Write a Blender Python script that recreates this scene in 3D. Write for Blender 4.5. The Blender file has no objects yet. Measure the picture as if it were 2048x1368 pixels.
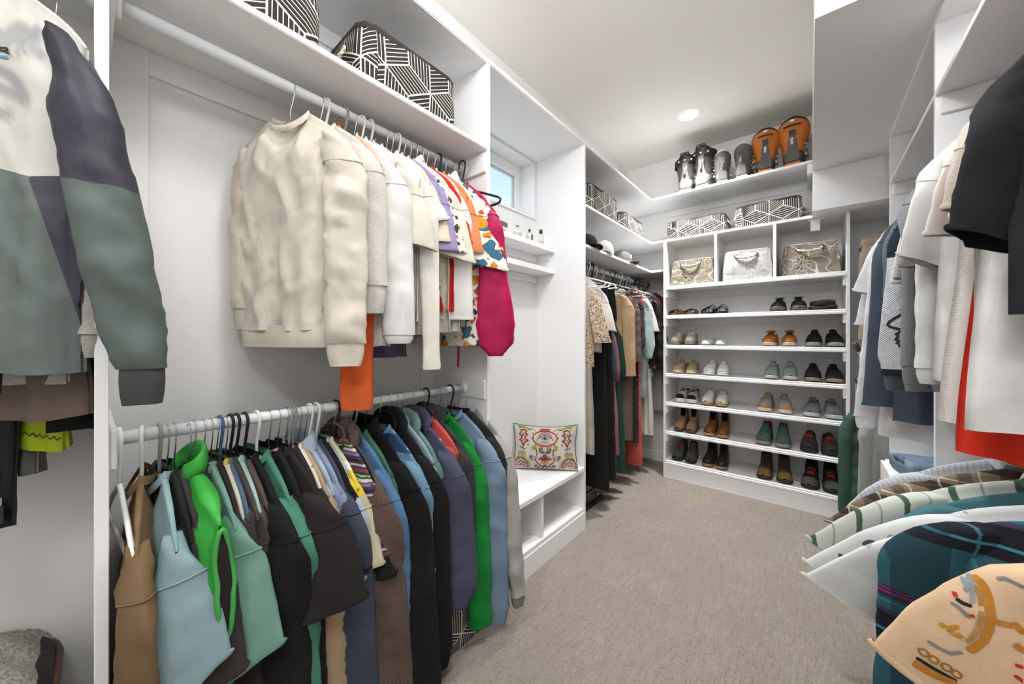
import bpy, bmesh, math, random
from math import sin, cos, pi, sqrt, radians, exp
from mathutils import Vector, Matrix, noise

# ------------------------------------------------------------------ camera, light, exposure
SC = bpy.context.scene
COL = SC.collection
CAMZ, YAW, FPX, HV = 1.30, math.atan2(597.0, 710.0), 710.0, 673.0
cam_d = bpy.data.cameras.new('camera'); cam = bpy.data.objects.new('camera', cam_d); COL.objects.link(cam)
cam_d.sensor_width = 36.0; cam_d.lens = FPX / 2048 * 36.0; cam_d.shift_y = -(684 - HV) / 2048
cam_d.clip_start = 0.02
cam.location = (0, 0, CAMZ); cam.rotation_euler = (pi / 2, 0, YAW)
SC.camera = cam
vs = SC.view_settings
vs.view_transform = 'Standard'; vs.look = 'None'; vs.gamma = 1.0; vs.use_curve_mapping = False; vs.exposure = 1.27
W = bpy.data.worlds.new('sky'); SC.world = W; W.use_nodes = True
_nt = W.node_tree; _bg = _nt.nodes['Background']
_sky = _nt.nodes.new('ShaderNodeTexSky'); _sky.sky_type = 'HOSEK_WILKIE'; _sky.turbidity = 8.0
_sky.sun_direction = (0.5, -0.5, 0.75)
_nt.links.new(_sky.outputs[0], _bg.inputs[0]); _bg.inputs[1].default_value = 4.5
CEIL = 3.12
DOWNLIGHTS = [(-0.765, 3.16), (-0.5, 1.62), (-0.45, -0.75)]
LAMP_W = [13.0, 4.8, 4.0]
SC.cycles.diffuse_bounces = 6; SC.cycles.max_bounces = 10
FILL_GLOBES = [((-0.38, 0.55, 2.84), 16.5, 'over the middle of the closet'), ((0.15, -0.30, 2.45), 10.0, 'on a long stem near the entrance')]

def at(u, v, X=None, Y=None, Z=None):
    """photo pixel -> point on a given plane of the room"""
    r = u - 1024.0; up = HV - v
    dx = -sin(YAW) * FPX + cos(YAW) * r; dy = cos(YAW) * FPX + sin(YAW) * r
    if X is not None: s = X / dx
    elif Y is not None: s = Y / dy
    else: s = (Z - CAMZ) / up
    return Vector((dx * s, dy * s, CAMZ + up * s))

# ------------------------------------------------------------------ materials
MATS = {}
def srgb(h):
    if isinstance(h, str):
        h = h.lstrip('#'); c = [int(h[i:i+2], 16) / 255 for i in (0, 2, 4)]
    else: c = list(h)
    return tuple((x / 12.92 if x <= .04045 else ((x + .055) / 1.055) ** 2.4) for x in c) + (1.0,)

def cl(h):
    c = srgb(h); return tuple(x * .84 for x in c[:3]) + (1.0,)

class NT:
    def __init__(s, name):
        s.m = bpy.data.materials.new(name); s.m.use_nodes = True
        s.t = s.m.node_tree; s.b = s.t.nodes['Principled BSDF']
    def n(s, typ, **kw):
        nd = s.t.nodes.new(typ)
        for k, v in kw.items():
            if k in nd.inputs.keys() if isinstance(k, str) else False: nd.inputs[k].default_value = v
            else: setattr(nd, k, v)
        return nd
    def l(s, a, b): s.t.links.new(a, b)
    def coord(s, scale=(1, 1, 1), which='Object', rot=(0, 0, 0)):
        c = s.t.nodes.new('ShaderNodeTexCoord'); m = s.t.nodes.new('ShaderNodeMapping')
        m.inputs['Scale'].default_value = scale; m.inputs['Rotation'].default_value = rot
        s.l(c.outputs[which], m.inputs[0]); return m.outputs[0]
    def noise(s, vec, scale, detail=3, rough=.55):
        nd = s.t.nodes.new('ShaderNodeTexNoise'); nd.inputs['Scale'].default_value = scale
        nd.inputs['Detail'].default_value = detail; nd.inputs['Roughness'].default_value = rough
        s.l(vec, nd.inputs['Vector']); return nd.outputs[0]
    def ramp(s, fac, stops, interp='LINEAR'):
        nd = s.t.nodes.new('ShaderNodeValToRGB'); cr = nd.color_ramp; cr.interpolation = interp
        while len(cr.elements) < len(stops): cr.elements.new(.5)
        for e, (p, c) in zip(cr.elements, stops): e.position = p; e.color = c if len(c) == 4 else tuple(c) + (1,)
        s.l(fac, nd.inputs[0]); return nd.outputs[0]
    def mix(s, fac, a, b, mode='MIX'):
        nd = s.t.nodes.new('ShaderNodeMix'); nd.data_type = 'RGBA'; nd.blend_type = mode
        for sock, v in ((nd.inputs[0], fac), (nd.inputs[6], a), (nd.inputs[7], b)):
            if hasattr(v, 'links'): s.l(v, sock)
            else: sock.default_value = v
        return nd.outputs[2]
    def math(s, op, a, b=0.0, c=None):
        nd = s.t.nodes.new('ShaderNodeMath'); nd.operation = op
        for sock, v in zip(nd.inputs, (a, b) if c is None else (a, b, c)):
            if hasattr(v, 'links'): s.l(v, sock)
            else: sock.default_value = v
        return nd.outputs[0]
    def sep(s, vec):
        nd = s.t.nodes.new('ShaderNodeSeparateXYZ'); s.l(vec, nd.inputs[0]); return nd.outputs
    def bump(s, h, strength=.3, dist=.01, normal=None):
        nd = s.t.nodes.new('ShaderNodeBump'); nd.inputs['Strength'].default_value = strength
        nd.inputs['Distance'].default_value = dist; s.l(h, nd.inputs['Height'])
        if normal: s.l(normal, nd.inputs['Normal'])
        s.l(nd.outputs[0], s.b.inputs['Normal']); return nd.outputs[0]
    def set(s, color=None, rough=.6, metal=0, sheen=0, spec=.5, coat=0):
        if color is not None:
            if hasattr(color, 'links'): s.l(color, s.b.inputs['Base Color'])
            else: s.b.inputs['Base Color'].default_value = srgb(color) if not (isinstance(color, tuple) and len(color) == 4) else color
        s.b.inputs['Roughness'].default_value = rough; s.b.inputs['Metallic'].default_value = metal
        s.b.inputs['Sheen Weight'].default_value = sheen; s.b.inputs['Specular IOR Level'].default_value = spec
        s.b.inputs['Coat Weight'].default_value = coat
        return s.m

def plain(color, rough=.5, metal=0, name=None, spec=.5, coat=0):
    k = ('p', color, rough, metal, spec, coat)
    if k not in MATS: MATS[k] = NT(name or 'plain').set(color, rough, metal, 0, spec, coat)
    return MATS[k]

def paint(color, rough=.55, tex=.04, name='paint'):
    k = ('w', color, rough, tex)
    if k not in MATS:
        t = NT(name); v = t.coord(); t.bump(t.noise(v, 90, 3), tex, .004); MATS[k] = t.set(color, rough)
    return MATS[k]

def fabric(color, kind='jersey', rough=.92):
    """solid cloth: weave and soft wrinkles as relief, slight dye variation"""
    k = ('f', color, kind)
    if k in MATS: return MATS[k]
    t = NT('fabric'); v = t.coord(); c = cl(color)
    big = t.noise(v, 7, 2)
    lo = tuple(x * .84 for x in c[:3]) + (1,); hi = tuple(min(1, x * 1.12) for x in c[:3]) + (1,)
    colr = t.ramp(big, [(.3, lo), (.7, hi)])
    wr = t.noise(t.coord((14, 14, 5), rot=(.3, .2, .4)), 1.0, 3, .6)
    sheen, strength = .0, .30
    if kind == 'heather':
        f = t.noise(t.coord((1, 1, 3)), 260, 2); colr = t.mix(t.ramp(f, [(.42, (0, 0, 0, 1)), (.58, (1, 1, 1, 1))]), tuple(x * .80 for x in c[:3]) + (1,), hi)
        fine = t.noise(v, 300, 2)
    elif kind == 'fleece':
        fine = t.noise(v, 130, 4, .7); strength = .8
        colr = t.mix(t.ramp(fine, [(.35, (0, 0, 0, 1)), (.65, (1, 1, 1, 1))]), tuple(x * .55 for x in c[:3]) + (1,), tuple(min(1, x * 1.35) for x in c[:3]) + (1,))
    elif kind == 'cord':
        sx = t.sep(v); w = t.math('SINE', t.math('MULTIPLY', t.math('ADD', sx[0], sx[1]), 900)); fine = w; strength = .5
        n2 = t.noise(t.coord((60, 60, 3)), 1, 2); colr = t.mix(n2, tuple(x * .55 for x in c[:3]) + (1,), tuple(min(1, x * 1.5) for x in c[:3]) + (1,))
    elif kind == 'waffle':
        sx = t.sep(v); fine = t.math('MULTIPLY', t.math('SINE', t.math('MULTIPLY', t.math('ADD', sx[0], sx[1]), 700)), t.math('SINE', t.math('MULTIPLY', sx[2], 700))); strength = .5
    elif kind == 'denim':
        fine = t.noise(t.coord((260, 260, 900)), 1, 2)
        n2 = t.noise(v, 14, 4); colr = t.mix(n2, tuple(x * .55 for x in c[:3]) + (1,), tuple(min(1, x * 1.5 + .02) for x in c[:3]) + (1,))
    elif kind == 'velvet':
        fine = t.noise(v, 200, 2); t.b.inputs['Sheen Roughness'].default_value = .3; sheen = .9; rough = .55
        t.b.inputs['Sheen Tint'].default_value = tuple(min(1, x * 1.5 + .1) for x in c[:3]) + (1,)
    elif kind == 'nylon':
        fine = t.noise(v, 400, 1); rough = .45; strength = .2
    else:
        fine = t.noise(v, 420, 2)
    h = t.math('ADD', t.math('MULTIPLY', wr, 1.0), t.math('MULTIPLY', fine, .12 if kind not in ('fleece', 'cord', 'waffle') else .45))
    t.bump(h, strength, .02)
    MATS[k] = t.set(colr, rough, 0, sheen, .25)
    return MATS[k]

def floral(base, cols, scale=30, seed=0.0, thr=.42):
    k = ('fl', base, tuple(cols), scale, seed)
    if k in MATS: return MATS[k]
    t = NT('print_fabric'); v = t.coord(); c = cl(base)
    out = c
    wob = t.noise(v, scale * .8, 2)
    mp = t.n('ShaderNodeVectorMath', operation='MULTIPLY_ADD')
    cb = t.t.nodes.new('ShaderNodeCombineXYZ')
    for i in range(3): t.l(wob, cb.inputs[i])
    t.l(cb.outputs[0], mp.inputs[0]); mp.inputs[1].default_value = (1.0 / scale,) * 3; t.l(v, mp.inputs[2])
    for i, cc in enumerate(cols):
        vo = t.t.nodes.new('ShaderNodeTexVoronoi'); vo.inputs['Scale'].default_value = scale * (1 + .23 * i)
        ad = t.n('ShaderNodeVectorMath', operation='ADD'); t.l(mp.outputs[0], ad.inputs[0]); ad.inputs[1].default_value = (seed + i * 3.7, i * 1.3, i * 7.1)
        t.l(ad.outputs[0], vo.inputs['Vector'])
        m = t.math('LESS_THAN', vo.outputs['Distance'], thr - .04 * i)
        out = t.mix(m, out, cl(cc))
    t.bump(t.noise(t.coord((14, 14, 5)), 1, 3), .3, .02)
    MATS[k] = t.set(out, .9, 0, 0, .25)
    return MATS[k]

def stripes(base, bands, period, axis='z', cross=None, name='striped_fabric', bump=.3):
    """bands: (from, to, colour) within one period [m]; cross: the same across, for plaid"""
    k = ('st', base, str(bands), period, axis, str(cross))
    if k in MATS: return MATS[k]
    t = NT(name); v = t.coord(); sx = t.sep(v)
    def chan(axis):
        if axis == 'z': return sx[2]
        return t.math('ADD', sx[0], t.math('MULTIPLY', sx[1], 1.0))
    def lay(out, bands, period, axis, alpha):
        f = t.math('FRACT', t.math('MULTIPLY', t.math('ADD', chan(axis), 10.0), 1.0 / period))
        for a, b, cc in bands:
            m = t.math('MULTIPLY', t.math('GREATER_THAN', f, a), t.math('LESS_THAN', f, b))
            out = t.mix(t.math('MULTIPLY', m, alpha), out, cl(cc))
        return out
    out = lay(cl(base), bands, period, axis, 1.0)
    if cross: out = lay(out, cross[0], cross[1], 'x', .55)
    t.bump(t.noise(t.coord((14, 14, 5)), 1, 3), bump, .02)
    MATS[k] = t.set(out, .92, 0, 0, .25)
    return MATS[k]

def dots(base, dot, scale):
    k = ('d', base, dot, scale)
    if k in MATS: return MATS[k]
    t = NT('dotted_fabric'); sx = t.sep(t.coord()); 
    a = t.math('SINE', t.math('MULTIPLY', t.math('ADD', sx[0], sx[1]), scale)); b = t.math('SINE', t.math('MULTIPLY', sx[2], scale))
    m = t.math('GREATER_THAN', t.math('MULTIPLY', a, b), .45)
    t.bump(t.math('MULTIPLY', m, -1.0), .4, .003)
    MATS[k] = t.set(t.mix(m, cl(base), cl(dot)), .9, 0, 0, .25)
    return MATS[k]

WHITE = paint('#efeeee', .42, .015, 'white_lacquer')
WALLM = paint('#e9e7e5', .7, .12, 'wall_paint')
CEILM = paint('#e8e4de', .8, .10, 'ceiling_paint')
BOARD = paint('#ebeae9', .55, .03, 'cleat_paint')
CHROME = plain('#c9c9c9', .22, 1.0, 'chrome')
RODM = plain('#dfe2e5', .35, 0, 'rod_enamel')
BLACKP = plain('#17171a', .5, 0, 'black_plastic')
DARKF = fabric('#1b1a1b')

def _carpet():
    t = NT('carpet'); v = t.coord()
    lines = t.noise(t.coord((70, 11, 1)), 1, 3, .65)
    sx = t.sep(v); rib = t.math('SINE', t.math('MULTIPLY', t.math('ADD', sx[0], t.math('MULTIPLY', t.noise(v, 6, 1), .004)), 520))
    pile = t.noise(v, 420, 3, .7); patch = t.noise(t.coord((5, 3, 1)), 1, 4, .6)
    loops = t.noise(t.coord((170, 75, 1)), 1, 2, .5)
    c = t.mix(t.ramp(lines, [(.36, (0, 0, 0, 1)), (.60, (1, 1, 1, 1))]), srgb('#9c8e82'), srgb('#b5a698'))
    c = t.mix(t.math('MULTIPLY', t.ramp(patch, [(.36, (0, 0, 0, 1)), (.60, (1, 1, 1, 1))]), .5), c, srgb('#978878'))
    c = t.mix(t.ramp(pile, [(.3, (0, 0, 0, 1)), (.6, (1, 1, 1, 1))]), srgb('#9a8c80'), c)
    c = t.mix(t.ramp(loops, [(.58, (0, 0, 0, 1)), (.66, (.8, .8, .8, 1))]), c, srgb('#74685d'))
    h = t.math('ADD', t.math('MULTIPLY', rib, .2), t.math('ADD', pile, t.math('MULTIPLY', loops, -1.6)))
    t.bump(h, .8, .008)
    return t.set(c, .98, 0, .2, .1)
CARPET = _carpet()

# ------------------------------------------------------------------ object helpers
def tag(o, label, cat, group=None):
    o['label'] = label; o['category'] = cat
    if group: o['group'] = group
    return o
def link(name, me, mat=None, parent=None, smooth=False):
    o = bpy.data.objects.new(name, me); COL.objects.link(o)
    if mat is not None:
        for m in (mat if isinstance(mat, (list, tuple)) else [mat]): me.materials.append(m)
    if smooth: me.polygons.foreach_set('use_smooth', [True] * len(me.polygons))
    if parent is not None: o.parent = parent
    return o
def thing(name, label, cat, loc=(0, 0, 0), rz=0.0, group=None, kind=None):
    o = bpy.data.objects.new(name, None); COL.objects.link(o); o.empty_display_size = .05
    o.location = loc; o.rotation_euler = (0, 0, rz)
    if kind: o['kind'] = kind
    if label: tag(o, label, cat, group)
    return o
class MB:
    """collects geometry for one mesh"""
    def __init__(s): s.v = []; s.f = []; s.mi = []
    def add(s, verts, faces, mi=0):
        o = len(s.v); s.v += [tuple(p) for p in verts]; s.f += [tuple(i + o for i in f) for f in faces]; s.mi += [mi] * len(faces); return s
    def box(s, x0, x1, y0, y1, z0, z1, b=.0015, mi=0):
        if x0 > x1: x0, x1 = x1, x0
        if y0 > y1: y0, y1 = y1, y0
        b = min(b, (x1 - x0) * .3, (y1 - y0) * .3, (z1 - z0) * .3)
        if b <= 0:
            V = [(x, y, z) for x in (x0, x1) for y in (y0, y1) for z in (z0, z1)]
            return s.add(V, [(0, 1, 3, 2), (4, 6, 7, 5), (0, 4, 5, 1), (2, 3, 7, 6), (0, 2, 6, 4), (1, 5, 7, 3)], mi)
        c = ((x0, x1), (y0, y1), (z0, z1)); V = []; idx = {}
        for sx in (0, 1):
            for sy in (0, 1):
                for sz in (0, 1):
                    sg = (sx, sy, sz)
                    for ax in range(3):
                        p = [c[k][sg[k]] + (0 if k == ax else (b if sg[k] == 0 else -b)) for k in range(3)]
                        idx[(sx, sy, sz, ax)] = len(V); V.append(p)
        F = []
        for ax in range(3):
            o1, o2 = [(1, 2), (2, 0), (0, 1)][ax]
            for sd in (0, 1):
                q = []
                for a, bb in ((0, 0), (1, 0), (1, 1), (0, 1)):
                    k = [0, 0, 0]; k[ax] = sd; k[o1] = a; k[o2] = bb; q.append(idx[tuple(k) + (ax,)])
                F.append(tuple(q if sd else q[::-1]))
        for ax in range(3):       # edges parallel to ax
            o1, o2 = [(1, 2), (2, 0), (0, 1)][ax]
            for a in (0, 1):
                for bb in (0, 1):
                    k0 = [0, 0, 0]; k0[o1] = a; k0[o2] = bb; k1 = list(k0); k1[ax] = 1
                    F.append((idx[tuple(k0) + (o1,)], idx[tuple(k0) + (o2,)], idx[tuple(k1) + (o2,)], idx[tuple(k1) + (o1,)]))
        for sx in (0, 1):
            for sy in (0, 1):
                for sz in (0, 1): F.append(tuple(idx[(sx, sy, sz, ax)] for ax in range(3)))
        return s.add(V, F, mi)
    def tube(s, pts, r, n=8, caps=True, mi=0, flat=1.0, closed=False):
        pts = [Vector(p) for p in pts]; m = len(pts); rings = []
        if m < 2: return s
        R = r if isinstance(r, (list, tuple)) else [r] * m
        up = None; V = []
        for i, p in enumerate(pts):
            a = pts[(i - 1) % m] if (closed or i > 0) else p; c = pts[(i + 1) % m] if (closed or i < m - 1) else p
            d = (c - a)
            d = d.normalized() if d.length > 1e-9 else Vector((0, 0, 1))
            if up is None:
                up = Vector((0, 0, 1)) if abs(d.z) < .9 else Vector((1, 0, 0))
            sd = d.cross(up)
            sd = sd.normalized() if sd.length > 1e-6 else Vector((1, 0, 0))
            up = sd.cross(d).normalized()
            for k in range(n):
                an = 2 * pi * k / n; V.append(p + sd * (cos(an) * R[i]) + up * (sin(an) * R[i] * flat))
        F = []
        for i in range(m if closed else m - 1):
            j = (i + 1) % m
            for k in range(n): F.append((i * n + k, i * n + (k + 1) % n, j * n + (k + 1) % n, j * n + k))
        if caps and not closed:
            F.append(tuple(range(n - 1, -1, -1))); F.append(tuple((m - 1) * n + k for k in range(n)))
        return s.add(V, F, mi)
    def cyl(s, p0, p1, r, n=20, mi=0): return s.tube([p0, p1], r, n, True, mi)
    def lathe(s, prof, n=20, c=(0, 0, 0), mi=0, cap=True):
        V = []; F = []; m = len(prof)
        for r, z in prof:
            for k in range(n): V.append((c[0] + r * cos(2 * pi * k / n), c[1] + r * sin(2 * pi * k / n), c[2] + z))
        for i in range(m - 1):
            for k in range(n): F.append((i * n + k, i * n + (k + 1) % n, (i + 1) * n + (k + 1) % n, (i + 1) * n + k))
        if cap: F.append(tuple(range(n - 1, -1, -1))); F.append(tuple((m - 1) * n + k for k in range(n)))
        return s.add(V, F, mi)
    def loft(s, rings, cap0=True, cap1=True, mi=0, closed=True):
        n = len(rings[0]); V = [p for r in rings for p in r]; F = []
        for i in range(len(rings) - 1):
            for k in range(n if closed else n - 1): F.append((i * n + k, i * n + (k + 1) % n, (i + 1) * n + (k + 1) % n, (i + 1) * n + k))
        if closed and cap0: F.append(tuple(range(n - 1, -1, -1)))
        if closed and cap1: F.append(tuple((len(rings) - 1) * n + k for k in range(n)))
        return s.add(V, F, mi)
    def prism(s, poly, axis, a0, a1, mi=0):
        """poly in the two other axes (in xyz order), extruded along axis"""
        def mk(p, a):
            q = list(p); q.insert(axis, a); return tuple(q)
        n = len(poly); V = [mk(p, a0) for p in poly] + [mk(p, a1) for p in poly]
        F = [tuple(range(n)), tuple(range(2 * n - 1, n - 1, -1))] + [(i, i + n, (i + 1) % n + n, (i + 1) % n) for i in range(n)]
        return s.add(V, F, mi)
    def build(s, name, mat, parent=None, smooth=False, fixn=True):
        me = bpy.data.meshes.new(name); me.from_pydata(s.v, [], s.f)
        if any(s.mi): me.polygons.foreach_set('material_index', s.mi)
        if fixn:
            bm = bmesh.new(); bm.from_mesh(me); bmesh.ops.recalc_face_normals(bm, faces=bm.faces); bm.to_mesh(me); bm.free()
        me.update()
        return link(name, me, mat, parent, smooth)
def part(name, mat, parent, *box, b=.0015):
    m = MB(); m.box(*box, b=b); return m.build(name, mat, parent, fixn=False)
def struct(name, mat, *box):
    o = part(name, mat, None, *box, b=0); o['kind'] = 'structure'; return o
def text_part(name, txt, size, mat, parent, loc, rot, ext=.0008, align='CENTER', shear=0.0, sx=1.0):
    cu = bpy.data.curves.new(name, 'FONT'); cu.body = txt; cu.size = size; cu.extrude = ext; cu.align_x = align; cu.align_y = 'CENTER'; cu.shear = shear
    cu.resolution_u = 3
    tmp = bpy.data.objects.new(name, cu); COL.objects.link(tmp)
    me = bpy.data.meshes.new_from_object(tmp); bpy.data.objects.remove(tmp); 
    o = link(name, me, mat, parent); o.location = loc; o.rotation_euler = rot; o.scale = (sx, 1, 1)
    return o
# ------------------------------------------------------------------ the room
XL, XR, YB, YF = -1.56, 0.75, 3.83, -1.35
FX = -1.162          # front plane of the left built-ins
RX = 0.347           # front plane of the right built-ins
struct('floor', CARPET, XL - .2, XR + .2, YF - .2, YB + .2, -.06, 0)
struct('ceiling', CEILM, XL - .2, XR + .2, YF - .2, YB + .2, CEIL, CEIL + .1)
WY0, WY1, WZ0, WZ1 = 1.27, 2.118, 2.172, 2.575
wl = MB()
wl.box(XL - .2, XL, YF - .2, WY0, 0, CEIL, 0); wl.box(XL - .2, XL, WY1, YB + .2, 0, CEIL, 0)
wl.box(XL - .2, XL, WY0, WY1, 0, WZ0, 0); wl.box(XL - .2, XL, WY0, WY1, WZ1, CEIL, 0)
o = wl.build('wall_left', WALLM, fixn=False); o['kind'] = 'structure'
struct('wall_back', WALLM, XL, XR, YB, YB + .2, 0, CEIL)
struct('wall_right', WALLM, XR, XR + .2, YF - .2, YB + .2, 0, CEIL)
struct('wall_front', WALLM, XL, XR, YF - .2, YF, 0, CEIL)
# dropped soffit above the right built-ins and the lower box at its far end
struct('ceiling_soffit', paint('#e3e2df', .75, .12, 'soffit_paint'), .012, XR, 1.70, YB, 2.457, CEIL)
o = part('trim_1', WHITE, None, .012, XR, 3.262, YB, 2.178, 2.457); o['kind'] = 'structure'
# baseboard behind the clothes in the far left corner
o = part('baseboard_back', WHITE, None, XL, -1.04, YB - .014, YB, 0, .1); o['kind'] = 'structure'
o = part('baseboard_left', WHITE, None, XL, XL + .014, 2.16, YB - .014, 0, .1); o['kind'] = 'structure'
o = part('baseboard_right', WHITE, None, XR - .014, XR, 2.98, YB, 0, .1); o['kind'] = 'structure'

# window
wn = thing('window_1', None, None, (0, 0, 0), kind='structure')
FRM = plain('#eceeef', .35, 0, 'vinyl_frame')
fx0, fx1 = XL - .165, XL - .125
m = MB(); m.box(fx0, fx1, WY0, WY1, WZ1 - .075, WZ1); m.build('window_frame', FRM, wn)
m = MB(); m.box(fx0, fx1, WY0, WY1, WZ0, WZ0 + .075); m.build('window_frame', FRM, wn)
m = MB(); m.box(fx0, fx1, WY0, WY0 + .07, WZ0 + .075, WZ1 - .075); m.build('window_frame', FRM, wn)
m = MB(); m.box(fx0, fx1, WY1 - .07, WY1, WZ0 + .075, WZ1 - .075); m.build('window_frame', FRM, wn)
for (a, b, c, d) in ((WY0 + .07, WY1 - .07, WZ0 + .075, WZ0 + .087), (WY0 + .07, WY1 - .07, WZ1 - .087, WZ1 - .075), (WY0 + .07, WY0 + .082, WZ0 + .087, WZ1 - .087), (WY1 - .082, WY1 - .07, WZ0 + .087, WZ1 - .087)):
    m = MB(); m.box(fx0 + .004, fx1 - .016, a, b, c, d); m.build('glazing_bead', plain('#b9bdc0', .4), wn)
def glass_mat(col='#ffffff', rough=0.0):
    t = NT('glass'); t.b.inputs['Transmission Weight'].default_value = 1.0; t.b.inputs['IOR'].default_value = 1.45
    return t.set(col, rough)
def pane_mat():
    t = NT('window_glass'); nt = t.t; tr = nt.nodes.new('ShaderNodeBsdfTransparent'); gl = nt.nodes.new('ShaderNodeBsdfGlossy'); gl.inputs['Roughness'].default_value = .02
    mx = nt.nodes.new('ShaderNodeMixShader'); mx.inputs[0].default_value = .06
    nt.links.new(tr.outputs[0], mx.inputs[1]); nt.links.new(gl.outputs[0], mx.inputs[2]); nt.links.new(mx.outputs[0], nt.nodes['Material Output'].inputs[0])
    return t.m
part('pane', pane_mat(), wn, fx0 + .012, fx0 + .018, WY0 + .075, WY1 - .075, WZ0 + .08, WZ1 - .08, b=0)
part('window_sill', WHITE, wn, fx1, XL + .012, WY0, WY1, WZ0 - .012, WZ0 + .004)
for (a, b) in ((WY0, WY0 + .006), (WY1 - .006, WY1)): part('jamb_liner', WHITE, wn, fx1, XL, a, b, WZ0, WZ1)

# recessed ceiling lights
LAMPM = NT('lamp_lens'); LAMPM.b.inputs['Emission Color'].default_value = (1, .985, .96, 1); LAMPM.b.inputs['Emission Strength'].default_value = 9.0; LAMPM = LAMPM.set('#ffffff', .5)
for i, (lx, ly) in enumerate(DOWNLIGHTS):
    d = thing('recessed_ceiling_light', 'round white recessed ceiling light ' + ('glowing above the ski boots' if i == 0 else ['', 'over the bench side of the room', 'behind the camera near the entrance'][i]), 'ceiling light', (lx, ly, CEIL), 0, 'recessed ceiling lights')
    m = MB(); m.lathe([(.062, .0), (.066, -.006), (.082, -.008), (.092, -.004), (.094, 0)], 40, cap=False); m.build('trim_ring', WHITE, d, True)
    m = MB(); m.lathe([(.0001, -.005), (.063, -.005), (.063, -.001)], 40, cap=False); m.build('lens', LAMPM, d, True)
    ld = bpy.data.lights.new('lamp_glow', 'AREA'); ld.shape = 'DISK'; ld.size = .16; ld.energy = LAMP_W[i]; ld.color = (.95, .98, 1.0)
    lo = bpy.data.objects.new('lamp_glow', ld); COL.objects.link(lo); lo.parent = d; lo.location = (0, 0, -.02)
    ld.spread = radians(105)

for gp, gw, gl in FILL_GLOBES:  # glowing globes added out of view to fill the room with even light
    t = NT('fill_globe_glow'); t.b.inputs['Emission Color'].default_value = (.94, .975, 1.0, 1); t.b.inputs['Emission Strength'].default_value = gw / (pi * 4 * pi * .14 ** 2)
    d = thing('added_fill_globe', 'added unseen fill light globe ' + gl, 'ceiling light', (gp[0], gp[1], CEIL))
    m = MB(); m.lathe([(.07, 0), (.07, -.012), (.03, -.03), (.012, -.05), (.012, gp[2] - CEIL + .14), (.04, gp[2] - CEIL + .135), (.045, gp[2] - CEIL + .125)], 24, cap=False); m.build('canopy', plain('#d0d0ce', .35, .6), d, True)
    m = MB(); m.lathe([(max(.0005, .14 * sin(pi * k / 16)), gp[2] - CEIL + .14 * cos(pi * k / 16)) for k in range(17)], 28, cap=False); m.build('globe', t.set('#ffffff', .4), d, True)

# ------------------------------------------------------------------ built-ins, left side
T = .02
def rod(parent, x, y0, y1, z, r=.0165):
    m = MB(); m.cyl((x, y0, z), (x, y1, z), r, 24); m.build('hanging_rod', RODM, parent, True)
    for ya, s in ((y0, 1), (y1, -1)):
        m = MB(); m.cyl((x, ya, z), (x, ya + s * .012, z), r + .011, 20); m.build('rod_socket', WHITE, parent, True)
def cleat(parent, x0, x1, y0, y1, z0, z1): return part('cleat', BOARD, parent, x0, x1, y0, y1, z0, z1, b=.004)
ZT, ZS = 2.590, 2.178       # undersides of the top panel and of the long shelf

u0 = thing('closet_unit', 'white hanging bay with colour block jacket left of the upright post', 'closet unit', (0, 0, 0))
part('side_panel', WHITE, u0, XL, FX, .006, .027, 0, ZT)
part('shelf', WHITE, u0, XL, FX, YF, .006, ZS, ZS + .022)
rod(u0, -1.31, YF, .006, 2.115)
u1 = thing('closet_unit', 'white double hanging bay between the upright post and the bench alcove', 'closet unit', (0, 0, 0))
part('side_panel', WHITE, u1, XL, FX, 1.202, 1.222, 0, ZT)
part('shelf', WHITE, u1, XL, FX, .027, 1.202, ZS, ZS + .022, b=.004)
rod(u1, -1.31, .039, 1.19, 2.118); rod(u1, -1.31, .039, 1.19, 1.048)
for (a, b) in ((.027, .1165), (1.105, 1.202)): part('wall_batten', BOARD, u1, XL, XL + .012, a, b, 0, 2.178)
part('wall_batten', BOARD, u1, XL, XL + .012, .1165, 1.105, 2.10, 2.178)
for z in (1.048, 2.118):
    cleat(u1, XL + .012, FX - .006, 1.19, 1.202, z - .045, z + .045); cleat(u1, XL + .012, FX - .02, .027, .039, z - .045, z + .045)
for z in (ZT - .07,): part('wall_batten', BOARD, u1, XL, XL + .012, .027, 1.202, z, ZT)

bench = thing('window_bench', 'white built-in bench with two open cubbies under the window', 'bench', (0, 0, 0))
part('side_panel', WHITE, bench, XL, FX, 2.136, 2.156, 0, ZT)
part('seat', WHITE, bench, XL, FX, 1.222, 2.136, .393, .423, b=.003)
part('divider', WHITE, bench, XL, FX - .012, 1.660, 1.680, .147, .393)
part('cubby_floor', WHITE, bench, XL, FX - .004, 1.222, 2.136, .122, .147)
part('base_board', WHITE, bench, FX - .02, FX, 1.222, 2.136, 0, .12)
part('back_panel', WHITE, bench, XL, XL + .008, 1.222, 2.136, .147, .393)
for z0, lab in ((1.897, 'white floating shelf carrying perfume bottles below the window'), (1.744, 'empty white floating shelf below the perfume shelf')):
    sh = thing('wall_shelf', lab, 'shelf', (0, 0, 0))
    part('board', WHITE, sh, XL, -1.396, 1.222, 2.136, z0, z0 + .034, b=.002)
    cleat(sh, XL, XL + .014, 1.222, 2.136, z0 - .05, z0); cleat(sh, XL + .014, -1.43, 2.124, 2.136, z0 - .05, z0)

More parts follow.
